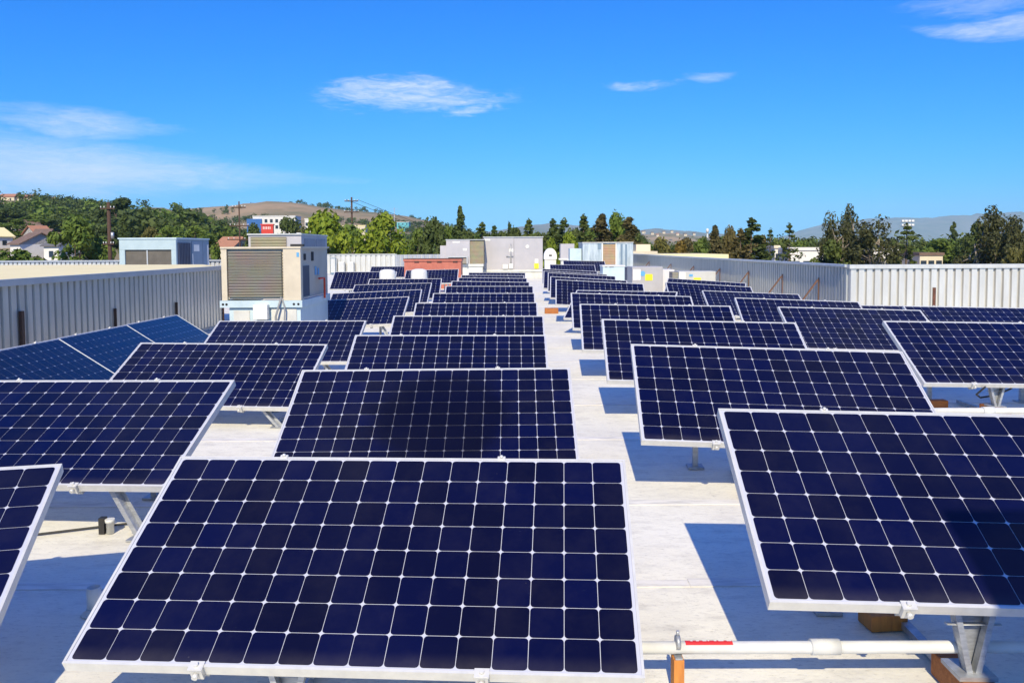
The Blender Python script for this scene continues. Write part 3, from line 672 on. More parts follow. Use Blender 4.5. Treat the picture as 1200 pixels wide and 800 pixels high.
# 1. cream packaged unit with the big coil, on a galvanised curb
yf = 12.4; t, W, _ = unit('rooftop_unit', 259, 352, yf, 0, 1, 1.9, 'cream rooftop air conditioner with a big brown coil in front, on a pale curb')
zt = ztop(288.5, yf); zb = ztop(350.5, yf); D = 1.9
P(t, 'cabinet', [UNITTAN], lambda b: (b.box(.03, W-.03, .05, D, zb+.02, zt-.02)))
P(t, 'coil', COIL, lambda b: b.box(.10, W-.30, .012, .048, zb+.05, zt-.06, 0, .01))
P(t, 'corner_post', CREAM, lambda b: b.box(0, .085, 0, .12, zb, zt-.02))
P(t, 'corner_post', CREAM, lambda b: b.box(W-.27, W, 0, .12, zb, zt-.02))
P(t, 'top_cover', CREAM, lambda b: b.box(-.01, W+.01, -.015, D+.02, zt-.018, zt+.01))
P(t, 'coil_guard', DKSTEEL, lambda b: [b.box(.09, W-.275, .004, .010, z, z+.004) for z in [zb+.08+k*(zt-zb-.16)/15 for k in range(16)]])
P(t, 'side_opening', NAVY, lambda b: b.box(W-.029, W-.022, .10, .62, zb+.04, zb+.52*(zt-zb)+.1))
P(t, 'side_louvre', DARK, lambda b: (b.box(W-.029, W-.02, .30, .42, zb+.62, zb+.72), b.box(W-.029, W-.02, .78, .92, zb+.60, zb+.75)))
P(t, 'gas_pipe', mat('red_pipe', (.5,.05,.03), .5), lambda b: b.tube([(W+.03,1.05,zb+.30),(W+.05,1.35,zb+.30),(W+.05,1.35,zb-.05)], .018, 8))
P(t, 'side_sticker', SKYLAB, lambda b: (b.box(W-.029, W-.021, 1.0, 1.10, zb+.36, zb+.50), b.box(W-.029, W-.021, 1.2, 1.28, zb+.36, zb+.47)))
P(t, 'badge', SKYLAB, lambda b: b.box(W-.06, W-.02, -.004, -.0005, zt-.15, zt-.08))
P(t, 'base_rail', LTBLUE, lambda b: (b.box(-.03, W+.02, -.02, .08, zb-.11, zb-.003), b.box(W-.05, W+.02, .08, D, zb-.11, zb-.003), b.box(-.03, .05, .08, D, zb-.11, zb-.003)))
P(t, 'lifting_hole', DARK, lambda b: [b.tube([(x_,-.0215,zb-.06),(x_,-.0195,zb-.06)], .02, 12) for x_ in (.02,.075,W-.11,W-.04)])
P(t, 'curb', LTBLUE, lambda b: (b.box(.10, W-.02, .03, D-.03, .30, zb-.112)))
P(t, 'curb_cladding', CONC, lambda b: b.box(.17, .42, .015, .028, .32, zb-.16))
P(t, 'curb_cladding', CONC, lambda b: b.box(W*.62, W-.08, .015, .028, .32, zb-.14))
P(t, 'sleeper', WOODR, lambda b: (b.box(.12, .28, .02, D, .003, .298), b.box(W-.25, W-.09, .02, D, .003, .298)))
P(t, 'electrical_box', WHITE, lambda b: b.box(W*.42, W*.60, -.13, -.022, zb-.29, zb-.06, 0, .006))
P(t, 'flexible_conduit', mat('grey_conduit', (.25,.26,.27), .5), lambda b: (b.tube([(W-.30,-.035,zb+.05),(W-.33,-.07,zb-.08),(W-.38,-.08,zb-.25),(W-.37,-.06,.2),(W-.36,-.05,.02)], .016, 10), b.tube([(W-.29,-.03,zb+.02),(W-.24,-.06,zb-.12),(W-.27,-.06,.2),(W-.27,-.05,.02)], .012, 10)))
P(t, 'roof_bracket', BLACK, lambda b: b.box(W-.16, W+.04, .02, .10, zt+.012, zt+.05))

# 2. taller grey unit behind it
yf = 18.5; t, W, _ = unit('rooftop_unit', 291, 353, yf, 0, 1, 2, 'grey rooftop unit with olive coil rising behind the cream unit')
zt = ztop(273, yf)
P(t, 'cabinet', UNITG, lambda b: b.box(0, W, .03, 2.6, .4, zt-.02))
P(t, 'top_cover', CORR, lambda b: b.box(-.02, W+.02, -.01, 2.63, zt-.018, zt+.012))
P(t, 'coil', COILO, lambda b: b.box(.06, W*.72, .0, .028, .6, zt-.07))
P(t, 'curb', CONC, lambda b: b.box(.03, W-.03, .05, 2.55, .003, .398))
P(t, 'beacon', WHITE, lambda b: (b.tube([(W-.1,.2,zt+.013),(W-.1,.2,zt+.03)], .06, 12)))
P(t, 'side_door', mat('slate_panel', (.25,.27,.32), .5, .1, (.2,.22,.27), 2), lambda b: (b.box(W+.001, W+.008, .3, 1.3, .7, zt-.1), b.box(W+.001, W+.008, 1.4, 2.4, .7, zt-.1)))

# 3. blue grey unit at left behind the raised roof
yf = 25; t, W, _ = unit('rooftop_unit', 140, 206.5, yf, 0, 1, 3, 'blue grey rooftop unit with wide mesh front standing behind the cream roof at left')
zt = ztop(277, yf)
P(t, 'cabinet', UNITB, lambda b: b.box(0, W, .12, 2.7, .25, zt-.03))
P(t, 'front_surround', mat('blue_grey_frame', (.44,.54,.57), .5, .1, (.36,.46,.49), 2), lambda b: (b.box(0, W, 0, .11, zt-.36, zt-.03), b.box(0, .17, 0, .11, .25, zt-.363), b.box(W-.15, W, 0, .11, .25, zt-.363)))
P(t, 'top_cover', LTBLUE, lambda b: b.box(-.03, W+.03, -.03, 2.73, zt-.028, zt+.012))
P(t, 'mesh_front', MESHF, lambda b: b.box(.172, W-.152, .06, .115, .25, zt-.365))
P(t, 'mesh_rail', CORR, lambda b: (b.box(.172, W-.152, .03, .058, zt-1.02, zt-.97), b.box(W*.47, W*.49, .03, .058, zt-.96, zt-.37)))
P(t, 'slatted_side', NAVY, lambda b: [b.box(W+.001, W+.03, .14+k*.12, .22+k*.12, .4, zt-.15) for k in range(8)])
P(t, 'side_door', mat('blue_door', (.19,.27,.37), .5, .1, (.14,.21,.30), 2), lambda b: (b.box(W+.001, W+.02, 1.2, 2.1, .95, zt-.1), b.box(W+.001, W+.018, 2.13, 2.62, .3, zt-.1), b.box(W+.001, W+.018, 1.2, 2.1, .3, .9)))
P(t, 'label', WHITE, lambda b: (b.box(W+.021, W+.026, 1.35, 1.8, zt-.42, zt-.2), b.box(W+.021, W+.026, 1.21, 1.27, zt-.9, zt-.5), b.box(W+.019, W+.026, 2.5, 2.6, zt-1.0, zt-.2)))
P(t, 'curb', CONC, lambda b: b.box(.05, W-.05, .13, 2.6, .003, .248))

# 4. big grey central unit on a long pale curb
yf = 45; t, W, _ = unit('rooftop_unit', 567, 636, yf, 0, 1, 3, 'biggest plain grey rooftop unit at the centre of the horizon')
zt = ztop(277.5, yf); zb = ztop(316, yf)
P(t, 'cabinet', UNITG, lambda b: (b.box(0, W*.51, 0, 2.6, zb, zt-.04), b.box(W*.514, W, .012, 2.6, zb, zt-.04)))
P(t, 'top_cover', CORR, lambda b: b.box(-.04, W+.04, -.04, 2.64, zt-.038, zt+.01))
P(t, 'side_panel', mat('light_grey_panel', (.55,.54,.54), .5, .1, (.47,.46,.46), 2), lambda b: (b.box(.05, .10, -.012, -.001, zb+.1, zt-.2),))
P(t, 'access_cover', WHITE, lambda b: (b.box(W*.02, W*.11, -.02, -.001, zt-.22, zt-.12), b.tube([(W*.74,-.02,zt-.55),(W*.74,-.001,zt-.55)], .1, 14), b.box(W*.43, W*.50, -.02, -.001, zt-.85, zt-.68), b.box(W*.32, W*.41, -.14, -.001, zb+.05, zb+.30, 0, .01), b.box(W*.43, W*.49, -.14, -.001, zb+.06, zb+.34, 0, .01)))
P(t, 'warning_label', YELLOW, lambda b: b.box(W*.855, W*.93, -.02, -.001, zb+.05, zb+.35))
P(t, 'notice', WHITE, lambda b: b.box(W*.865, W*.925, -.02, -.001, zb+.36, zb+.60))
P(t, 'conduit', GALV, lambda b: (b.tube([(W*.46,-.05,zb+.3),(W*.46,-.05,zt-.4)], .03, 8), b.tube([(W*.38,-.05,zb+.75),(W*.50,-.05,zb+.75)], .025, 8)))
P(t, 'curb', CONC, lambda b: (b.box(-.1, W+.05, -.06, 2.7, zb-.12, zb-.002), b.box(-.02, W+.0, .0, 2.6, .003, zb-.122)))
# 5. grey unit with olive coil and hood, left of it
yf = 43.5; t, W, _ = unit('rooftop_unit', 523, 567.5, yf, 0, 1, 3, 'grey rooftop unit with olive coil and louvred hood, left of the biggest unit')
zt = ztop(280.5, yf); zb = ztop(309, yf)
P(t, 'cabinet', UNITG, lambda b: b.box(0, W*.62, 0, 2.4, zb, zt-.03))
P(t, 'coil', COILO, lambda b: b.box(W*.625, W*.985, .05, 2.3, zb, zt-.06))
P(t, 'top_cover', CORR, lambda b: b.box(-.03, W, -.03, 2.42, zt-.028, zt+.012))
P(t, 'intake_hood', [CORR, COIL], lambda b: (b.box(.09, W*.57, -.32, -.001, zb+.36, zb+.41, 0), b.box(.09, .13, -.32, -.001, zb+.02, zb+.355), b.box(W*.54, W*.57, -.32, -.001, zb+.02, zb+.355), b.box(.135, W*.535, -.26, -.002, zb+.03, zb+.33, 1)))
P(t, 'label', WHITE, lambda b: (b.box(W*.44, W*.54, -.012, -.001, zt-.60, zt-.48), b.box(W*.17, W*.36, -.012, -.001, zt-.17, zt-.11)))
P(t, 'end_hood', UNITG, lambda b: b.box(-.34, -.002, .1, 1.6, zb+.02, zt-.32))
P(t, 'curb', CONC, lambda b: (b.box(-.3, W-.05, -.04, 2.4, zb-.13, zb-.002), b.box(-.1, W-.1, .02, 2.3, .003, zb-.132)))
# 6. long red metal housing
yf = 33.5; t, W, _ = unit('red_housing', 473.5, 540, yf, 0, 1, 2, 'long low red painted metal housing in front of the back parapet', 'duct housing')
zt = ztop(303, yf)
P(t, 'housing_body', REDBOX, lambda b: b.box(0, W, .02, 1.2, .003, zt-.10))
P(t, 'housing_lid', REDBOX, lambda b: b.box(-.03, W+.03, -.02, 1.24, zt-.097, zt-.01))
P(t, 'lid_edge', RUST, lambda b: (b.box(-.04, W+.04, -.032, 1.25, zt-.008, zt+.012),))
P(t, 'latch', DKSTEEL, lambda b: [b.box(W*k-.10, W*k+.10, -.03, -.0205, zt-.13, zt-.09) for k in (.22,.44,.62,.9)])
# 7. streaked galvanised unit right of the walkway
yf = 40; t, W, _ = unit('rooftop_unit', 683, 742, yf, 0, 1, 3, 'streaked pale blue galvanised unit with orange brown coil right of the walkway')
zt = ztop(284.5, yf); zb = ztop(315, yf)
P(t, 'cabinet', STREAK, lambda b: (b.box(0, W*.375, .02, 2.5, zb, zt-.03), b.box(W*.67, W, .02, 2.5, zb, zt-.03), b.box(W*.376, W*.669, .10, 2.5, zb, zt-.03)))
P(t, 'coil', COILB, lambda b: b.box(W*.40, W*.65, .06, .098, zb+.05, zt-.09))
P(t, 'coil_frame', WHITE, lambda b: (b.box(W*.377, W*.40, .0, .098, zb, zt-.03), b.box(W*.65, W*.668, .0, .098, zb, zt-.03)))
P(t, 'top_cover', CONC, lambda b: b.box(-.03, W+.02, -.03, 2.53, zt-.028, zt+.012))
P(t, 'door_seam', UNITB, lambda b: b.box(W*.75, W*.79, .008, .019, zb+.1, zt-.1))
P(t, 'door_seam', UNITB, lambda b: b.box(W*.84, W*.88, .008, .019, zb+.1, zt-.1))
P(t, 'rain_streak_panel', UNITB, lambda b: b.box(W*.30, W*.36, .008, .019, zt-.35, zt-.06))
P(t, 'curb', CONC, lambda b: b.box(.03, W-.03, .06, 2.4, .003, zb-.002))
P(t, 'side_box', LTBLUE, lambda b: (b.box(-.62, -.03, .4, 1.5, .3, zt-.30)))
# 8. pale blue squat unit in front of it
yf = 31; t, W, _ = unit('rooftop_unit', 706.5, 732, yf, 0, 1, 3, 'squat pale blue condenser box in front of the streaked galvanised unit')
zt = ztop(311.5, yf)
P(t, 'cabinet', LTBLUE, lambda b: b.box(0, W, 0, 1.0, .003, zt-.05))
P(t, 'top_cover', WHITE, lambda b: b.box(-.02, W+.02, -.02, 1.02, zt-.048, zt+.0))
P(t, 'side_coil', NAVY, lambda b: b.box(W+.0005, W+.30, .05, .95, .003, zt-.08))
P(t, 'handle_slot', DARK, lambda b: (b.box(W*.1, W*.2, -.012, -.0005, zt-.075, zt-.058), b.box(W*.3, W*.5, -.012, -.0005, zt-.075, zt-.058)))
# 9. grey cabinet with yellow and blue labels
yf = 27.5; t, W, _ = unit('equipment_cabinet', 741, 777, yf, 0, 1, 2, 'light grey cabinet with yellow and blue labels beside the far panels', 'cabinet')
zt = ztop(313.5, yf)
P(t, 'cabinet_body', mat('light_grey_cabinet', (.42,.41,.42), .5, 0, (.36,.35,.36), 2), lambda b: b.box(0, W, 0, 1.2, .003, zt, 0, .012))
P(t, 'yellow_label', YELLOW, lambda b: b.box(W*.42, W*.66, -.012, -.001, zt-.47, zt-.25))
P(t, 'blue_label', SKYLAB, lambda b: b.tube([(W*.34,-.01,zt-.23),(W*.34,-.001,zt-.23)], .09, 16))
P(t, 'white_notice', WHITE, lambda b: b.box(W*.03, W*.27, -.012, -.001, zt-.45, zt-.08))
P(t, 'side_panel', mat('light_grey_side', (.66,.65,.65), .5, 0, (.60,.59,.59), 2), lambda b: (b.box(W+.0005, W+.42, .12, 1.1, .003, zt-.10), b.box(W+.10, W+.36, .05, .119, .05, .45)))
# 10. white unit with yellow label by the braced parapet
yf = 25; t, W, _ = unit('equipment_cabinet', 795.5, 839, yf, 0, 1, 2, 'white cabinet with yellow label against the braced grey parapet', 'cabinet')
zt = ztop(319, yf)
P(t, 'cabinet_body', mat('off_white_cabinet', (.52,.52,.50), .5, 0, (.44,.44,.42), 2), lambda b: b.box(0, W, 0, .7, .003, zt, 0, .012))
P(t, 'yellow_label', YELLOW, lambda b: b.box(W*.40, W*.60, -.012, -.001, zt-.40, zt-.20))
P(t, 'blue_label', SKYLAB, lambda b: b.box(W*.28, W*.38, -.012, -.001, zt-.16, zt-.09))
P(t, 'white_notice', WHITE, lambda b: b.box(W*.02, W*.18, -.012, -.001, zt-.35, zt-.03))
P(t, 'side_coil', COIL, lambda b: b.box(-.18, -.003, .08, .62, .003, zt-.02))
# 11. white domed vent, 12. small grey box, far behind
yf = 56; t, W, _ = unit('domed_vent', 637.5, 652.5, yf, 0, 1, 1, 'white domed vent hood to the right of the biggest grey unit', 'roof vent')
zt = ztop(291, yf); zb = ztop(304, yf)
def dome(b):
    n = 16; pts = [(W/2 + W/2*math.cos(math.pi*k/n), zb+.001 + (zt-zb)*(.25+.75*math.sin(math.pi*k/n))) for k in range(n+1)] ; pts = [(W, zb)] + pts + [(0, zb)]
    m = len(pts); b.add([(x, 0, z) for x, z in pts] + [(x, 1.0, z) for x, z in pts], [list(range(m))[::-1], [m+i for i in range(m)]] + [[i, (i+1) % m, m+(i+1) % m, m+i] for i in range(m)])
P(t, 'hood', WHITE, dome)
P(t, 'opening', DARK, lambda b: b.box(W*.38, W*.62, -.02, -.001, zb+.22, zb+.32))
P(t, 'curb', CONC, lambda b: b.box(.05, W-.05, .05, .95, .003, zb-.002))
yf = 55; t, W, _ = unit('rooftop_unit', 657, 673, yf, 0, 1, 1, 'small lilac grey box unit between the domed vent and the streaked unit')
zt = ztop(286, yf); zb = ztop(303, yf)
P(t, 'cabinet', UNITG, lambda b: b.box(0, W, 0, 1.2, zb, zt))
P(t, 'base_flashing', WHITE, lambda b: (b.box(-.10, W+.02, -.06, 1.25, zb-.10, zb-.002), b.box(.45, .65, -.08, -.01, zb-.5, zb+.0)))
P(t, 'curb', CONC, lambda b: b.box(.05, W-.05, .05, 1.15, .003, zb-.102))
# 13. junction boxes on the white back parapet
for i, (px, lb) in enumerate(((390.5, 'left white box on the back white ribbed parapet'), (400, 'middle white box on the back white ribbed parapet'), (411, 'right white box on the back white ribbed parapet'))):
    q = AT(px, 317, 51.7); t = empty('junction_box', (q.x, 51.65, 0), 0, lb, 'junction box', 'white boxes on the back parapet')
    zz = AT(px, 307 if i else 302, 51.7).z
    P(t, 'box_body', WHITE if i else UNITB, lambda b: b.box(-.17, .17, 0, .25, .05, zz, 0, .015))
    P(t, 'box_door', CORRW, lambda b: b.box(-.14, .14, -.012, -.001, .15, zz-.06))
    P(t, 'side_strip', GALV, lambda b: b.box(.172, .23, .08, .25, .05, zz-.05))  # narrow galvanised strip on the right side of the box
# 14. red hydrant-like valve by the raised roof end
t = empty('red_valve', (AT(254, 340, 19.0).x, 19.0, 0), 0, 'small red valve assembly between the ribbed left wall and the cream unit', 'valve')
P(t, 'valve_body', mat('red_valve_paint', (.5,.05,.04), .5, 0, (.35,.04,.035), 8), lambda b: (b.lathe([(.06,.003),(.06,.45),(.12,.5),(.12,.62),(.05,.7)], n=14), b.tube([(-.16,0,.55),(.16,0,.55)], .06, 12)))
P(t, 'hand_wheel', mat('red_wheel_paint', (.45,.07,.06), .5), lambda b: b.tube([(0.12*math.cos(R(a)), 0.12*math.sin(R(a)), .74) for a in range(0, 361, 30)], .015, 6, cap=False))
# 15. invented hut, out of view, added to throw shade on the nearest right panel
t = empty('stand_in_hut', (1.466, -3.2, 0), 0, 'tall grey metal hut added unseen behind the viewer to cast shade', 'added shade caster')
P(t, 'stand_in_wall', UNITG, lambda b: b.box(0.02, 2.6, 0.02, 2.84, .003, 3.5))
P(t, 'stand_in_roof', CORR, lambda b: b.box(0, 2.64, -.02, 2.86, 3.502, 3.60))
P(t, 'door', UNITB, lambda b: b.box(-.012, .018, .9, 1.8, .1, 2.15)); P(t, 'door_handle', GALV, lambda b: b.tube([(-.05,1.68,1.0),(-.05,1.68,1.14)], .012, 8))

# ------------------------------------------------------------------ trees
def leafcloud(b, c, rad, n, size, rng, flat=1.0, shell=.35, mi=0):
    for _ in range(n):
        while True:
            v = Vector((rng.uniform(-1,1), rng.uniform(-1,1), rng.uniform(-1,1)))
            if shell < v.length <= 1: break
        nrm = (v.normalized() + Vector((rng.uniform(-.8,.8), rng.uniform(-.8,.8), rng.uniform(-.3,.9)))).normalized()
        p = Vector(c) + Vector((v.x*rad, v.y*rad, v.z*rad*flat))
        a = nrm.orthogonal().normalized(); q = rng.uniform(0, 6.28); e = math.cos(q)*a + math.sin(q)*nrm.cross(a); f = nrm.cross(e)
        s = size * rng.uniform(.6, 1.4); k = rng.uniform(.35, .7)
        b.add([p - e*s, p - f*s*k + nrm*s*.15, p + e*s, p + f*s*k - nrm*s*.15], [(0,1,2,3)], mi)
def limb(b, p0, p1, r0, r1, rng):
    p0, p1 = Vector(p0), Vector(p1); m = (p0+p1)/2 + Vector((rng.uniform(-.08,.08), rng.uniform(-.08,.08), rng.uniform(-.02,.06))) * (p1-p0).length
    b.tube([p0, m, p1], r0, 7, r1=r1)

def crown_broad(seed, hgt=10., wid=9., n=26, leaf=.30, per=150, lowest=.22):
    rng = random.Random(seed); tr, cr = MB(), MB(); trunk_top = Vector((rng.uniform(-.3,.3), rng.uniform(-.3,.3), hgt*.42))
    tr.tube([(0,0,0),(trunk_top.x*.4,trunk_top.y*.4,hgt*.2),trunk_top], wid*.035, 9, r1=wid*.02)
    for i in range(n):
        u = rng.random(); th = rng.uniform(0, 6.283); zz = lowest + (1-lowest)*(u**.8)
        env = math.sin(math.pi * min(1, max(0.04, (zz-lowest)/(1-lowest)*.86+.14)))**.6
        rr = (wid/2)*env*math.sqrt(rng.uniform(.12, 1))*.80; rad = wid*rng.uniform(.10,.19)
        c = (rr*math.cos(th), rr*math.sin(th), hgt*zz - rad*.5)
        leafcloud(cr, c, rad, per, leaf, rng, .8)
        if i % 3 == 0: limb(tr, trunk_top*rng.uniform(.6,1), c, wid*.012, wid*.003, rng)
    return tr.mesh('trunk', BARK), cr
def crown_conifer(seed, hgt=13., wid=5., leaf=.24, per=70, layers=24, bottom=.08, gap=.0):
    rng = random.Random(seed); tr, cr = MB(), MB()
    tr.tube([(0,0,0),(rng.uniform(-.1,.1),0,hgt*.5),(0,0,hgt*.97)], wid*.04, 8, r1=.03)
    for i in range(layers):
        f = i/(layers-1); z = hgt*(bottom + (.97-bottom)*f); r = wid/2*(1-f)**.62*rng.uniform(.72,1.12) + .06
        k = max(3, int(7*(1-f)+2))
        for j in range(k):
            if rng.random() < gap: continue
            th = 6.283*j/k + rng.uniform(-.5,.5); q = r*rng.uniform(.45,.95)
            leafcloud(cr, (q*math.cos(th), q*math.sin(th), z - q*.12), max(.3, r*.46), per//2+int(per*(1-f)/2), leaf, rng, .7, .1)
            if i % 2 == 0 and j % 2 == 0: limb(tr, (0,0,z), (q*math.cos(th), q*math.sin(th), z-q*.1), .06, .02, rng)
    leafcloud(cr, (0,0,hgt*.97), .28, 40, leaf*.7, rng, 2.6, .1)
    return tr.mesh('trunk', BARK), cr
def crown_column(seed, hgt=14., wid=3.2, leaf=.22, per=110, n=30):
    rng = random.Random(seed); tr, cr = MB(), MB(); tr.tube([(0,0,0),(0,0,hgt*.9)], wid*.06, 8, r1=.04)
    for i in range(n):
        f = (i+.5)/n; z = hgt*(.10+.88*f); env = (math.sin(math.pi*min(1,f*.80+.20)))**.7; th = rng.uniform(0,6.283); q = wid/2*env*rng.uniform(.1,.62)
        leafcloud(cr, (q*math.cos(th), q*math.sin(th), z), wid*.24*env+.15, per, leaf, rng, 1.3, .2)
    return tr.mesh('trunk', BARK), cr
def crown_euc(seed, hgt=14., wid=9., leaf=.24, per=130, n=26, clump=(.10,.18)):
    "open eucalyptus: separate clumps at the ends of long pale limbs with sky between"
    rng = random.Random(seed); tr, cr = MB(), MB(); lean = rng.uniform(-.8,.8); fork = Vector((lean*.4, 0, hgt*.30))
    tr.tube([(0,0,0), fork*.5+Vector((.1,0,0)), fork], wid*.045, 9, r1=wid*.03)
    mains = []
    for i in range(4):
        th = 6.283*i/4 + rng.uniform(-.5,.5); q = wid*rng.uniform(.10,.24); e = Vector((q*math.cos(th)+lean, q*math.sin(th), hgt*rng.uniform(.58,.86))); limb(tr, fork, e, wid*.022, wid*.009, rng); mains.append(e)
    for i in range(n):
        m = mains[i % 4]; th = rng.uniform(0,6.283); zz = rng.uniform(.24, 1.0); env = (1 - abs(zz-.62)*1.15)
        q = wid/2*max(.25,env)*rng.uniform(.3,.95); rad = wid*rng.uniform(*clump)
        c = Vector((q*math.cos(th)+lean*.6, q*math.sin(th), hgt*zz-rad*.6)); limb(tr, fork.lerp(m, rng.uniform(.3,1)), c, wid*.009, wid*.003, rng)
        leafcloud(cr, c, rad, per, leaf, rng, .95, .25)
        leafcloud(cr, c - Vector((0,0,rad*.9)), rad*.6, per//3, leaf, rng, 1.3, .1)
    return tr.mesh('trunk', BARKP), cr
def crown_bush(seed, hgt=3.5, wid=5., leaf=.20, per=130, n=16):
    rng = random.Random(seed); tr, cr = MB(), MB()
    for i in range(5): limb(tr, (rng.uniform(-.2,.2),rng.uniform(-.2,.2),0), (rng.uniform(-wid,wid)*.3, rng.uniform(-wid,wid)*.3, hgt*.6), .07, .02, rng)
    for i in range(n):
        th = rng.uniform(0,6.283); q = wid/2*math.sqrt(rng.random())*.8; rad = wid*rng.uniform(.12,.2); z = max(rad*.5, hgt*(1-.45*(2*q/wid)**2)*rng.uniform(.45,1)-rad*.6)
        leafcloud(cr, (q*math.cos(th), q*math.sin(th), z), rad, per, leaf, rng, .75, .2)
    return tr.mesh('trunk', BARK), cr

PROTO = {}
def proto(kind, variant, fm):
    key = (kind, variant, fm.name)
    if key not in PROTO:
        if (kind, variant) not in PROTO:
            s = variant*17 + 3
            PROTO[(kind, variant)] = {'broad': lambda: (crown_broad(s), 10., 9.), 'conifer': lambda: (crown_conifer(s, gap=.12), 13., 5.), 'column': lambda: (crown_column(s), 14., 3.2),
                 'euc': lambda: (crown_euc(s), 14., 9.), 'bush': lambda: (crown_bush(s), 3.5, 5.), 'sparse': lambda: (crown_conifer(s, 13., 4.6, .2, 46, 19, .12, .30), 13., 4.6)}[kind]()
        (tm, cb), h, wd = PROTO[(kind, variant)]
        PROTO[key] = (tm, cb.mesh('crown', fm), h, wd)
    return PROTO[key]
trng = random.Random(11)
def tree(name, kind, variant, fm, px, top, wpx, y, label, group=None, base=None, cat='tree'):
    "px, top and width measured on the photograph, y = its real distance; the foot stands on the terrain"
    tm, cm, h0, w0 = proto(kind, variant, fm)
    q = AT(px, top, y); g = hz(q.x, y) if base is None else base
    H = q.z - g; Wd = wpx * y / FPX * {'broad':1.32,'euc':1.45,'bush':1.25,'conifer':2.1,'sparse':1.8,'column':1.5}[kind]
    t = empty(name, (q.x, y, g), 0, label, cat, group)
    M = Matrix.Diagonal((Wd/w0, Wd/w0, H/h0, 1)) @ Matrix.Rotation(trng.uniform(0, 6.28), 4, 'Z')
    mesh_obj('trunk', tm, t, M); mesh_obj('crown', cm, t, M)
    return t
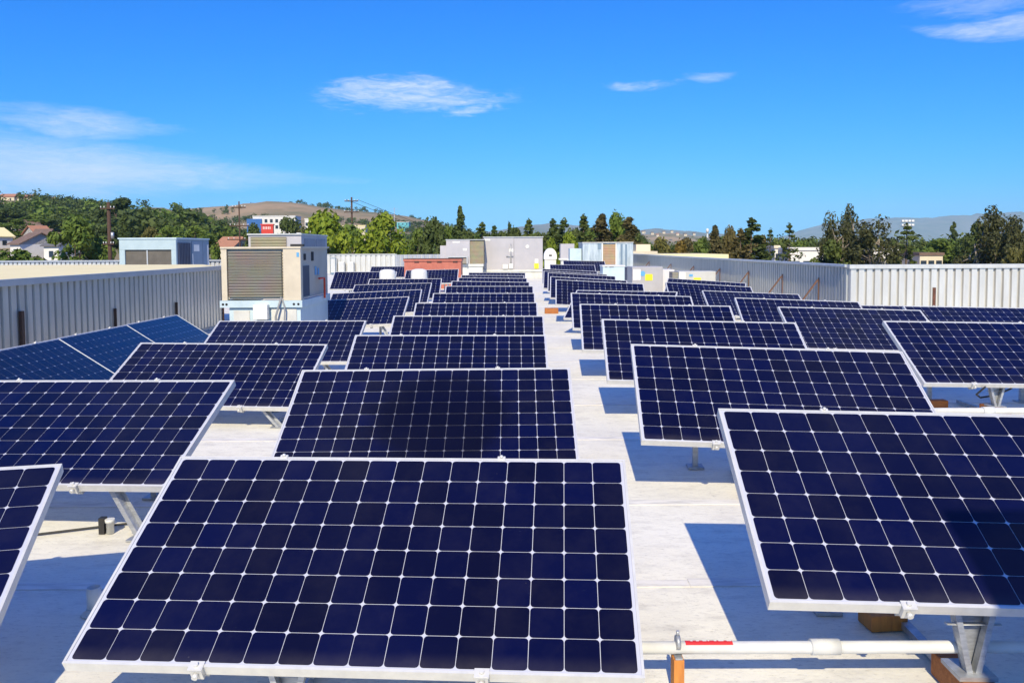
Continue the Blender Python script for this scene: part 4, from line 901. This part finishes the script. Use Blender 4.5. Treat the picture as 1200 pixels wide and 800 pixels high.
TR = [
 # left side, beyond the raised roof
 ('broad_tree','broad',0,F_MID,88,253,64,118,'big round green tree left of the brown utility pole'),
 ('broad_tree','broad',1,F_DARK,139,231,46,230,'tall dense dark tree behind the brown utility pole at left'),
 ('broad_tree','broad',2,F_DARK,112,246,30,240,'dark tree between the round green tree and the tall dense one'),
 ('conifer','column',0,F_DARK,146,250,13,150,'narrow dark column tree just right of the brown utility pole'),
 ('broad_tree','broad',3,F_MID,163,256,26,215,'mid green tree on the slope below the brown hilltop, right of the utility pole'),
 ('shrub','bush',0,F_MID,18,288,62,75,'bright green hedge bush at the left picture edge above the grey parapet','' ,-2.2),
 ('shrub','bush',1,F_OLIVE,46,297,22,80,'small olive bush next to the hedge at the left picture edge','',-2.2),
 ('broad_tree','broad',0,F_DARK,8,243,40,300,'dark tree at the upper left edge of the hill houses'),
 ('broad_tree','broad',2,F_MID,45,250,46,280,'green tree on the left slope behind the white house'),
 ('broad_tree','broad',1,F_DARK,70,248,34,320,'dark tree on the left slope above the big round tree'),
 ('broad_tree','broad',3,F_MID,20,257,38,240,'green tree above the grey roofed house at far left'),
 ('broad_tree','broad',1,F_MID,200,264,40,150,'low green tree above the left end of the blue grey unit'),
 ('broad_tree','broad',2,F_MID,226,262,44,170,'low green tree above the right end of the blue grey unit'),
 ('broad_tree','broad',0,F_OLIVE,178,266,24,160,'olive green tree just above the centre of the blue grey unit'),
 ('broad_tree','broad',3,F_DARK,236,252,30,330,'dark tree below the saddle between the two brown hills'),
 ('broad_tree','broad',1,F_DARK,258,258,34,300,'dark tree behind the thin pole left of the cream unit'),
 ('broad_tree','broad',2,F_MID,250,281,22,95,'bright green tree just left of the cream rooftop unit'),
 ('conifer','column',1,F_DARK,203,247,8,420,'small pointed dark tree on the ridge, right of the brown hilltop'),
 ('conifer','column',0,F_DARK,215,245,11,420,'larger of the two dark trees on the ridge right of the brown hilltop'),
 # middle left: lime trees over the white parapet
 ('broad_tree','broad',0,F_LIME,381,248,66,92,'large lime green tree behind the left end of the white parapet'),
 ('broad_tree','broad',3,F_LIME,448,252,62,96,'large lime green tree in the middle above the white parapet'),
 ('broad_tree','broad',1,F_MID,415,262,56,104,'mid green tree between the two large lime green trees'),
 ('shrub','bush',2,F_OLIVE,455,283,66,70,'rusty olive shrub right above the white parapet'),
 ('broad_tree','broad',2,F_MID,487,262,40,110,'green tree right of the middle lime tree'),
 ('broad_tree','broad',0,F_DARK,506,256,40,105,'dark green tree left of the slim tall cypress'),
 ('broad_tree','broad',1,F_DARK,339,254,40,170,'dark grey green tree beside the red sign'),
 ('broad_tree','broad',2,F_EUC,352,262,30,150,'grey green tree right of the red sign, behind the olive coil unit'),
 ('broad_tree','broad',0,F_DARK,296,262,26,180,'dark tree left of the red sign'),
 ('cypress','column',1,F_DARK,539,240,17,115,'slim tall cypress standing alone against the sky left of centre'),
 ('broad_tree','broad',3,F_MID,525,267,30,120,'green tree at the foot of the slim cypress, its left'),
 ('conifer','conifer',0,F_PINE,565,261,24,120,'pointed pine first to the right of the slim cypress'),
 ('conifer','conifer',1,F_DARK,579,264,18,125,'small dark pine second to the right of the slim cypress'),
 ('broad_tree','broad',1,F_PINE,600,266,36,130,'low bushy pine group left of the pointed pine over the biggest unit'),
 ('conifer','conifer',2,F_DARK,597,261,14,132,'small pointed pine top above the left half of the biggest unit'),
 ('conifer','conifer',1,F_PINE,620,257,22,125,'pointed pine above the right half of the biggest grey unit'),
 ('broad_tree','broad',2,F_PINE,634,268,24,130,'low dark tree at the right corner of the biggest grey unit'),
 ('conifer','conifer',0,F_DARK,648,257,24,118,'left half of the dark twin pines right of the biggest unit'),
 ('conifer','conifer',2,F_DARK,661,257,26,120,'right half of the dark twin pines right of the biggest unit'),
 ('broad_tree','broad',0,F_LIME,647,280,28,85,'small lime tree above the white domed vent'),
 ('broad_tree','broad',3,F_LIME,667,275,34,88,'small lime tree above the lilac grey box'),
 ('conifer','conifer',1,F_PINE,684,252,25,112,'full green pine left of the tall brown tinged tree group'),
 ('broad_tree','column',1,F_BROWN,706,249,30,108,'left tree of the tall brown tinged group above the streaked unit'),
 ('broad_tree','broad',1,F_MID,722,248,34,110,'middle tree of the tall brown tinged group above the streaked unit'),
 ('broad_tree','column',0,F_BROWN,738,253,28,106,'right tree of the tall brown tinged group above the streaked unit'),
 ('broad_tree','broad',2,F_MID,712,264,50,115,'bushy lower tree filling the foot of the tall brown tinged group'),
 ('broad_tree','broad',0,F_DARK,752,276,20,260,'small dark tree below the far hillside houses'),
 # right side, over the grey parapet
 ('broad_tree','broad',3,F_OLIVE,773,280,38,100,'yellow olive tree right of the cream building'),
 ('broad_tree','broad',1,F_GOLD,796,281,30,100,'golden tree over the grey parapet, left of the brownish trees'),
 ('broad_tree','broad',2,F_MID,818,275,36,112,'green tree between the golden tree and the brownish ones'),
 ('broad_tree','column',1,F_BROWN,838,263,22,100,'first brownish tree over the grey parapet'),
 ('broad_tree','broad',0,F_BROWN,855,266,26,102,'second brownish tree over the grey parapet'),
 ('conifer','conifer',2,F_BROWN,868,268,24,101,'third brownish tree over the grey parapet, left of the pine'),
 ('conifer','conifer',0,F_PINE,881,256,36,104,'full dark topped pine over the middle of the grey parapet'),
 ('broad_tree','sparse',1,F_DARK,903,268,20,108,'dark small headed tree right of the full pine'),
 ('conifer','sparse',2,F_PINE,925,262,26,96,'airy conifer with a single thin tip before the blue mountain'),
 ('broad_tree','broad',2,F_DARK,950,276,38,170,'dark low trees behind the airy conifer and the white shed'),
 ('eucalyptus','euc',0,F_EUC,985,241,34,92,'tall open eucalyptus, left of the pair before the blue mountain'),
 ('eucalyptus','euc',1,F_EUC,1003,240,30,95,'tall open eucalyptus, right of the pair before the blue mountain'),
 ('eucalyptus','euc',2,F_EUC,1026,256,52,88,'wide dark leaning eucalyptus under the tall pair'),
 ('broad_tree','broad',1,F_PINE,975,280,44,90,'bushy green tree at the foot of the tall eucalyptus pair'),
 ('conifer','sparse',0,F_PINE,1063,263,36,90,'bright green conifer in front of the floodlight mast'),
 ('conifer','column',0,F_PINE,1118,259,10,260,'slim lone far tree before the mountain, left of the dark eucalyptus'),
 ('broad_tree','broad',3,F_MID,1098,281,60,150,'long green tree mass below the slim lone tree'),
 ('broad_tree','broad',0,F_MID,1122,284,40,150,'green tree mass just left of the big dark eucalyptus'),
 ('eucalyptus','euc',1,F_EUC,1150,243,46,84,'big dark eucalyptus near the right picture edge'),
 ('eucalyptus','euc',2,F_EUC,1176,252,46,82,'dark eucalyptus right next to the big one at the right edge'),
 ('eucalyptus','euc',0,F_EUC,1199,246,36,84,'dark eucalyptus cut by the right picture edge'),
 ('broad_tree','broad',2,F_DARK,1163,272,60,90,'dense dark lower foliage tree between the right edge eucalyptus trunks'),
 ('shrub','bush',1,F_OLIVE,1196,286,30,70,'yellow green shrub at the right picture edge above the white parapet','',-3),
 ('shrub','bush',0,F_OLIVE,1042,293,40,110,'low olive shrub left of the bright green conifer'),
]
BAND = [(548,271,34),(560,273,36),(574,270,34),(590,273,38),(606,274,34),(626,272,36),(642,271,34),(656,270,36),(672,268,36),(690,266,38),(702,262,34),(732,262,36),(744,268,26),(760,283,30),(784,284,34),(806,280,34),(826,278,30),(846,276,32),(866,276,32),(892,277,34),(912,280,32),(938,282,34),(958,280,30),(1046,281,36),(1080,282,34),(1110,279,34),(1136,272,34),(1148,262,40),(1184,268,40)]
for k_, (px_, tp_, w_) in enumerate(BAND):
    wh_ = 'over the central units' if px_ < 750 else 'over the grey parapet' if px_ < 1000 else 'over the white parapet'
    TR.append(('broad_tree', 'broad', k_ % 4, (F_PINE, F_MID, F_DARK, F_BROWN if 750 < px_ < 900 else F_PINE)[k_ % 4], px_, tp_, w_, 128 + (k_*37) % 45, 'rounded tree of the low green band ' + wh_ + ', below the taller crowns'))
for i, r in enumerate(TR):
    nm, kd, va, fm, px, top, wp, y, lb = r[:9]
    base = r[10] if len(r) > 10 else None
    tree(nm, kd, va, fm, px, top, wp, y, lb, 'trees and shrubs beyond the roof', base, 'shrub' if nm == 'shrub' else 'tree')

# far woods nobody could count: one mass of crowns on the hills and one on the plain
wrng = random.Random(4)
def woods(name, spots, fm, label, nl=26, ls=.15):
    b = MB()
    for (x, y, s) in spots:
        g = hz(x, y); n = 3
        for k in range(n):
            c = (x+wrng.uniform(-.4,.4)*s, y+wrng.uniform(-.4,.4)*s, g+s*wrng.uniform(.35,.9)); leafcloud(b, c, s*wrng.uniform(.35,.55), nl, s*ls, wrng, .9, .3)
        b.tube([(x,y,g-.3),(x,y,g+s*.5)], s*.05, 5)
    return tag(b.build(name, fm), label, None, None, 'stuff')
sp = []
while len(sp) < 950:                                         # the wooded slope at left
    y = wrng.uniform(200, 610); t_ = wrng.uniform(-.72, -.27); x = t_*y
    if mnoise.noise((x*.02, y*.012, 2)) < .04: continue
    if -.70 < t_ < -.53 and y > 540 and wrng.random() < .6: continue
    if y > 430 and -.50 < t_ < -.395 and mnoise.noise((x*.03,y*.03,8)) < .35: continue      # the bare brown hilltop
    if -.68 < t_ < -.52 and y < 300: continue
    sp.append((x, y, wrng.uniform(4, 8.5)))
woods('hillside_woods', sp[::3], F_MID, 'mid green woods on the slope at left', 40, .11)
woods('hillside_woods', [q_ for k_, q_ in enumerate(sp) if k_ % 3], F_DARK, 'dark olive green woods covering the slope at left', 40, .11)
sp = []
while len(sp) < 520:
    y = wrng.uniform(260, 700); t_ = wrng.uniform(-.42, .02); x = t_*y; sp.append((x, y, wrng.uniform(3.5, 7)))
woods('valley_woods', sp, F_MID, 'green trees filling the valley below the dry hills')
sp = []
while len(sp) < 480:
    y = wrng.uniform(820, 1250); t_ = wrng.uniform(-.48, 0.0); x = t_*y
    if mnoise.noise((x*.006, y*.006, 5)) < .08: continue
    sp.append((x, y, wrng.uniform(3, 7)))
woods('hill_scrub', sp, F_DARK, 'scattered dark scrub on the dry brown hills')
sp = []
while len(sp) < 700:
    y = wrng.uniform(230, 700); t_ = wrng.uniform(-.08, .80); x = t_*y; sp.append((x, y, wrng.uniform(7, 10.5) + y*.002))
woods('plain_woods', sp, F_PINE, 'far belt of trees across the plain at right', 60, .075)

# ------------------------------------------------------------------ houses and buildings beyond
TILE = mat('brown_roof_tile', (.20,.13,.10), .9, 0, (.13,.09,.07), 2); TILEG = mat('grey_roof_shingle', (.15,.15,.16), .9, 0, (.10,.10,.11), 2)
TILER = mat('terracotta_roof', (.42,.20,.12), .9, 0, (.32,.15,.09), 2)
STUC = mat('white_stucco', (.76,.74,.70), .8, 0, (.66,.64,.60), .6); STUCC = mat('cream_stucco', (.70,.62,.46), .8, 0, (.62,.54,.40), .6)
PANE = mat('dark_window_glass', (.03,.04,.055), .15); BLUEW = mat('blue_facade', (.03,.13,.38), .6); CYANW = mat('turquoise_facade', (.12,.44,.50), .6)
def house(px, ybase, wpx, y, label, wall=STUC, roof_=TILE, wh=3.2, dd=9, rz=0.0, g=None):
    q = AT(px, ybase, y); W = wpx*y/FPX; z = hz(q.x, y) if g is None else q.z
    t = empty('house', (q.x, y, z), rz, label, 'house', 'houses on the slope')
    P(t, 'wall', wall, lambda b: (b.box(-W/2, W/2, 0, dd, -1.5, wh), b.add([(-W/2,0,wh),(-W/2,dd,wh),(-W/2,dd/2,wh+dd*.26)], [(0,1,2),(2,1,0)]), b.add([(W/2,0,wh),(W/2,dd,wh),(W/2,dd/2,wh+dd*.26)], [(0,1,2),(2,1,0)])))
    def rf(b):
        e = .5
        for s in (0, 1):
            y0, y1 = (-e, dd/2) if s == 0 else (dd+e, dd/2); z0, z1 = wh-.26*e+.05, wh+dd*.26+.05
            b.add([(-W/2-e,y0,z0),(W/2+e,y0,z0),(W/2+e,y1,z1),(-W/2-e,y1,z1),(-W/2-e,y0,z0+.2),(W/2+e,y0,z0+.2),(W/2+e,y1,z1+.2),(-W/2-e,y1,z1+.2)], [(0,3,2,1),(4,5,6,7),(0,1,5,4),(2,3,7,6),(0,4,7,3),(1,2,6,5)])
    P(t, 'roof', roof_, rf)
    n = max(1, int(W/4))
    for k in range(n):
        xx = -W/2 + W*(k+.5)/n
        P(t, 'window' if k != n//2 or n == 1 else 'door', PANE, lambda b: b.box(xx-.6, xx+.6, -.03, -.003, .9 if (k != n//2 or n == 1) else .05, 2.2))
    return t
house(4, 282, 22, 330, 'grey roofed house at the left picture edge on the slope', STUC, TILEG, rz=.3)
house(26, 284, 20, 300, 'brown roofed house right of the grey roofed one at far left', STUCC, TILE, rz=-.2)
house(6, 299, 19, 215, 'low house with pale gable at the left picture edge above the hedge', STUC, CREAMROOF, rz=1.1)
house(36, 276, 17, 270, 'small white walled house among the trees on the left slope', STUC, TILE, rz=.5)
house(52, 283, 17, 225, 'bright white house with terracotta roof left of the round tree', STUC, TILER, rz=.9)
house(45, 291, 15, 200, 'small white house in front of the bright white one', STUC, TILE, rz=.2)
house(18, 300, 20, 170, 'brown roofed house below the white ones on the left slope', STUC, TILE, rz=-.5)
house(60, 296, 22, 165, 'grey roofed house beside the foot of the round green tree', STUC, TILEG, rz=-.3)
house(30, 283, 20, 245, 'purple brown roofed house behind the small white one at far left', STUCC, TILE, rz=.1)
house(20, 270, 16, 300, 'pale house higher on the left slope among trees', STUC, TILEG, rz=-.2)
house(8, 243.5, 18, 612, 'orange roofed house high on the ridge at the left picture edge', STUCC, TILER)
house(28, 244.5, 16, 615, 'terracotta roofed house on the ridge, second from the left edge', STUCC, TILER, rz=.2)
house(52, 247, 20, 608, 'long cream house on the ridge above the round tree', STUCC, TILER)
house(80, 246.5, 24, 610, 'white topped house on the ridge left of the utility pole', STUC, CREAMROOF)
house(136, 278, 12, 260, 'white house just right of the utility pole', STUC, TILEG, rz=.6)
house(178, 274, 10, 300, 'small white house above the blue grey unit', STUC, TILE)
house(208, 268, 22, 330, 'cream house among the trees above the blue grey unit', STUCC, TILE, rz=.2)
house(262, 283, 24, 190, 'terracotta roofed house left of the cream rooftop unit', STUCC, TILER, rz=-.2)
house(245, 270, 20, 300, 'pale house behind the thin pole at left', STUC, TILE)
house(530, 268, 20, 400, 'orange roofed house left of the slim cypress', STUCC, TILER)
house(512, 263, 14, 600, 'pale house on the slope left of the slim cypress', STUC, TILE)

def block_building(name, px0, px1, top, y, h, label, parts, depth=14, cat='building'):
    a, c = AT(px0, top, y), AT(px1, top, y); W = c.x - a.x; zt = a.z
    g = hz((a.x+c.x)/2, y); z0 = min(zt-h, g+.0)
    t = empty(name, (a.x, y, z0), 0, label, cat); H = zt - z0
    P(t, 'wall', parts[0], lambda b: b.box(0, W, 0, depth, 0, H-.5))
    P(t, 'roof', parts[1], lambda b: b.box(-.2, W+.2, -.2, depth+.2, H-.498, H))
    return t, W, H
def windows(t, W, z, h, n, w_, m=PANE):
    for k in range(n):
        xx = W*(k+.5)/n; P(t, 'window', m, lambda b: b.box(xx-w_/2, xx+w_/2, -.08, -.01, z, z+h))
t, W, H = block_building('office_building', 296, 346, 253, 520, 10, 'white and blue office building below the dry hill', (STUC, STUC))
P(t, 'blue_bay', BLUEW, lambda b: b.box(-3.5, W*.22, -1.2, -.02, 0, H-2.0)); windows(t, W, H-4.4, 2.2, 8, 1.8); windows(t, W, H-8.4, 2.2, 8, 1.8)
t, W, H = block_building('office_building', 357, 385, 256, 500, 9, 'plain white office block right of the white and blue one', (STUC, STUC))
windows(t, W, H-4.6, 2.0, 6, 1.6)
t, W, H = block_building('low_building', 400, 428, 264, 420, 5, 'long low cream building behind the lime trees', (STUCC, CREAMROOF)); windows(t, W, H-3.4, 1.5, 5, 1.5)
t, W, H = block_building('turquoise_building', 465, 479, 260, 850, 7, 'small turquoise building on the hillside above the lime trees', (CYANW, STUC)); windows(t, W, H-3.2, 1.5, 3, 1.2)
t, W, H = block_building('shop_sign', 306, 320, 262.5, 300, 3, 'red shop sign among trees behind the cream unit', (mat('red_sign', (.62,.05,.03), .5), mat('red_sign', (.62,.05,.03), .5)), 1.0, 'sign')
P(t, 'sign_lettering', WHITE, lambda b: [b.box(W*(.15+.14*k), W*(.15+.14*k)+.28, -.06, -.01, H-2.0, H-1.0) for k in range(5)])
t, W, H = block_building('low_building', 742, 768, 294.5, 85, 3, 'cream flat roofed building behind the streaked unit', (STUCC, STUCC), 12); windows(t, W, H-1.3, .7, 2, .6)
P(t, 'upper_storey', STUCC, lambda b: b.box(W*.33, W*1.0, 3, 9, H+.003, H+.75))
t, W, H = block_building('low_building', 760, 850, 298.3, 62, 3, 'long cream roofed building just over the grey parapet', (STUCC, CREAMROOF), 10); windows(t, W, H-1.6, .9, 6, .9)
t, W, H = block_building('warehouse', 925, 968, 290, 130, 6, 'white warehouse between the airy conifer and the eucalyptus pair', (STUC, STUC), 22); windows(t, W, H-3.4, 1.2, 3, 1.4)
t, W, H = block_building('warehouse', 908, 922, 287.5, 135, 6, 'small white tower building left of the airy conifer', (STUC, STUCC), 8); windows(t, W, H-2.6, 1.2, 2, .7)
t, W, H = block_building('warehouse', 1000, 1052, 291.5, 150, 5, 'low white warehouse behind the wide leaning eucalyptus', (STUC, STUC), 22); windows(t, W, H-3, 1.2, 4, 1.4)
t, W, H = block_building('warehouse', 1060, 1136, 285, 330, 9, 'pale warehouse row behind the far green trees at right', (STUC, TILEG), 25); windows(t, W, H-4, 1.6, 7, 2)
t, W, H = block_building('low_building', 1078, 1105, 296, 140, 4, 'low tan building beyond the white parapet, below the slim tree', (STUCC, TILE), 12); windows(t, W, H-2.4, 1, 3, 1)
hr = random.Random(8)
mountain('foothill', 2500, 700, [(.10,4),(.14,30),(.165,48),(.185,55),(.205,52),(.24,40),(.29,18),(.34,4)], 'low tan foothill with houses right of the tall tree group', GR, 4)
for k in range(9):      # pale houses on the far foothill between the tree groups
    px = 748 + k*8 + hr.uniform(-2, 2); house(px, 273 + hr.uniform(-1.5, 5), hr.uniform(2.6, 4), 2240 + hr.uniform(-40, 40), 'tiny pale house on the far foothill right of the tall tree group', STUCC, TILE if k % 3 else TILER, wh=4, dd=9, g=1)['group'] = 'tiny houses on the far foothill'
t = empty('water_tank', AT(829, 269, 1500), 0, 'white round tank far off on the horizon left of the brownish trees', 'tank')
P(t, 'tank_shell', WHITE, lambda b: b.lathe([(2.6,-6),(2.6,.4),(2.0,1.4),(.5,1.9)], n=20)); P(t, 'tank_base', CONC, lambda b: b.lathe([(1.2,-28),(1.2,-6.02)], n=20))

# parked vehicles below the right parapet
def car(px, py, y, col, label, van=False):
    q = AT(px, py, y); t = empty('parked_car', (q.x, y, -7.5), hr.uniform(-.2,.2), label, 'car', 'cars parked beyond the white parapet')
    m = mat('car_paint_'+label.split()[0], col, .3, .1, coat=.5)
    P(t, 'body', m, lambda b: (b.box(-2.1,2.1,0,1.75,.3,.95,0,.12), b.prism([(-1.2,.1),(1.3,.1),(1.3,1.65),(-1.2,1.65)], .94, 1.5 if not van else 2.2)))
    P(t, 'window', PANE, lambda b: b.box(-1.0,1.1,.06,.095,1.0,1.4))
    for xx in (-1.3,1.3): P(t, 'wheel', BLACK, lambda b: b.tube([(xx,-.03,.32),(xx,.2,.32)], .32, 14))
for px, py, y, c, lb in ((1082,302,160,(.75,.75,.74),'white parked car left of the tan building'), (1112,302,158,(.35,.02,.02),'red parked car right of the tan building'), (1128,303,156,(.7,.7,.7),'silver parked van right of the red car'), (1040,302,150,(.78,.78,.76),'pale parked car under the wide eucalyptus')): car(px, py, y, c, lb, 'van' in lb)

# utility poles and the floodlight mast
def upole(px, top, y, r, label, arms, m=POLEW):
    q = AT(px, top, y); g = hz(q.x, y); H = q.z - g
    t = empty('utility_pole', (q.x, y, g), 0, label, 'utility pole')
    P(t, 'pole', m, lambda b: b.tube([(0,0,0),(0,0,H)], r, 10, r1=r*.7))
    for (dz, w_) in arms:
        c = P(t, 'cross_arm', m, lambda b: b.box(-w_, w_, -.06-r, .06-r, H-dz-.07, H-dz+.07))
        for s in (-.9, -.45, .45, .9): P(c, 'insulator', WHITE, lambda b: b.tube([(w_*s,-r,H-dz+.072),(w_*s,-r,H-dz+.26)], .05, 6))
    return t, q, H
t, q, H = upole(127, 237, 88, .26, 'thick dark brown utility pole at left, before the dense tree', [(.7,.8),(4.6,.6)])
P(t, 'transformer', GALV, lambda b: b.tube([(.38,-.1,H-4.0),(.38,-.1,H-3.3)], .17, 12))
upole(280, 236, 105, .12, 'thin dark utility pole behind the cream unit', [(.8,.9),(3.2,1.3),(5.0,1.6)])
t, q, H = upole(412, 231, 118, .18, 'brown utility pole rising over the lime trees', [(.6,1.0),(2.2,1.1)])
b = MB()
for s in (-.8, .8):
    a = Vector((q.x+s, 118-.2, q.z-.35)); e = Vector((q.x+32+s, 210, q.z-8)); pts = [a.lerp(e, k/12) - Vector((0,0,2.2*math.sin(math.pi*k/12))) for k in range(13)]; b.tube(pts, .03, 4, cap=False)
tag(b.build('power_lines', BLACK), 'thin power lines running down from the middle utility pole', 'power line')
upole(462, 243, 700, .30, 'small mast on the ridge right of the middle utility pole', [(1.5,3.5)], GALV)
q = AT(1063, 263, 170); g = hz(q.x, 170); t = empty('floodlight_mast', (q.x, 170, g), 0, 'floodlight mast with white lamp bank above the bright green conifer', 'floodlight'); H = q.z - g
P(t, 'mast', GALV, lambda b: b.tube([(0,0,0),(0,0,H)], .22, 10, r1=.12)); P(t, 'lamp_bar', GALV, lambda b: (b.box(-1.4,1.4,-.1,.1,H-.5,H-.35), b.box(-1.4,1.4,-.1,.1,H+.35,H+.5)))
for s in (-1.05,-.35,.35,1.05):
    for zz in (-.1, .75): P(t, 'lamp', WHITE, lambda b: b.box(s-.28, s+.28, -.45, -.11, H+zz-.22, H+zz+.2, 0, .05))

# ------------------------------------------------------------------ haze between here and the mountains
hb = MB(); hb.box(-14000, 14000, -200, 14500, -30, 720)
hm = bpy.data.materials.new('thin_haze'); hm.use_nodes = True; n = hm.node_tree.nodes; n.remove(n['Principled BSDF'])
pv = n.new('ShaderNodeVolumePrincipled'); pv.inputs['Color'].default_value = (.44,.76,1,1); pv.inputs['Density'].default_value = 6.0e-5; pv.inputs['Anisotropy'].default_value = -.3
hm.node_tree.links.new(pv.outputs[0], n['Material Output'].inputs['Volume'])
tag(hb.build('haze', hm), 'thin pale summer haze in the air', None, None, 'stuff')
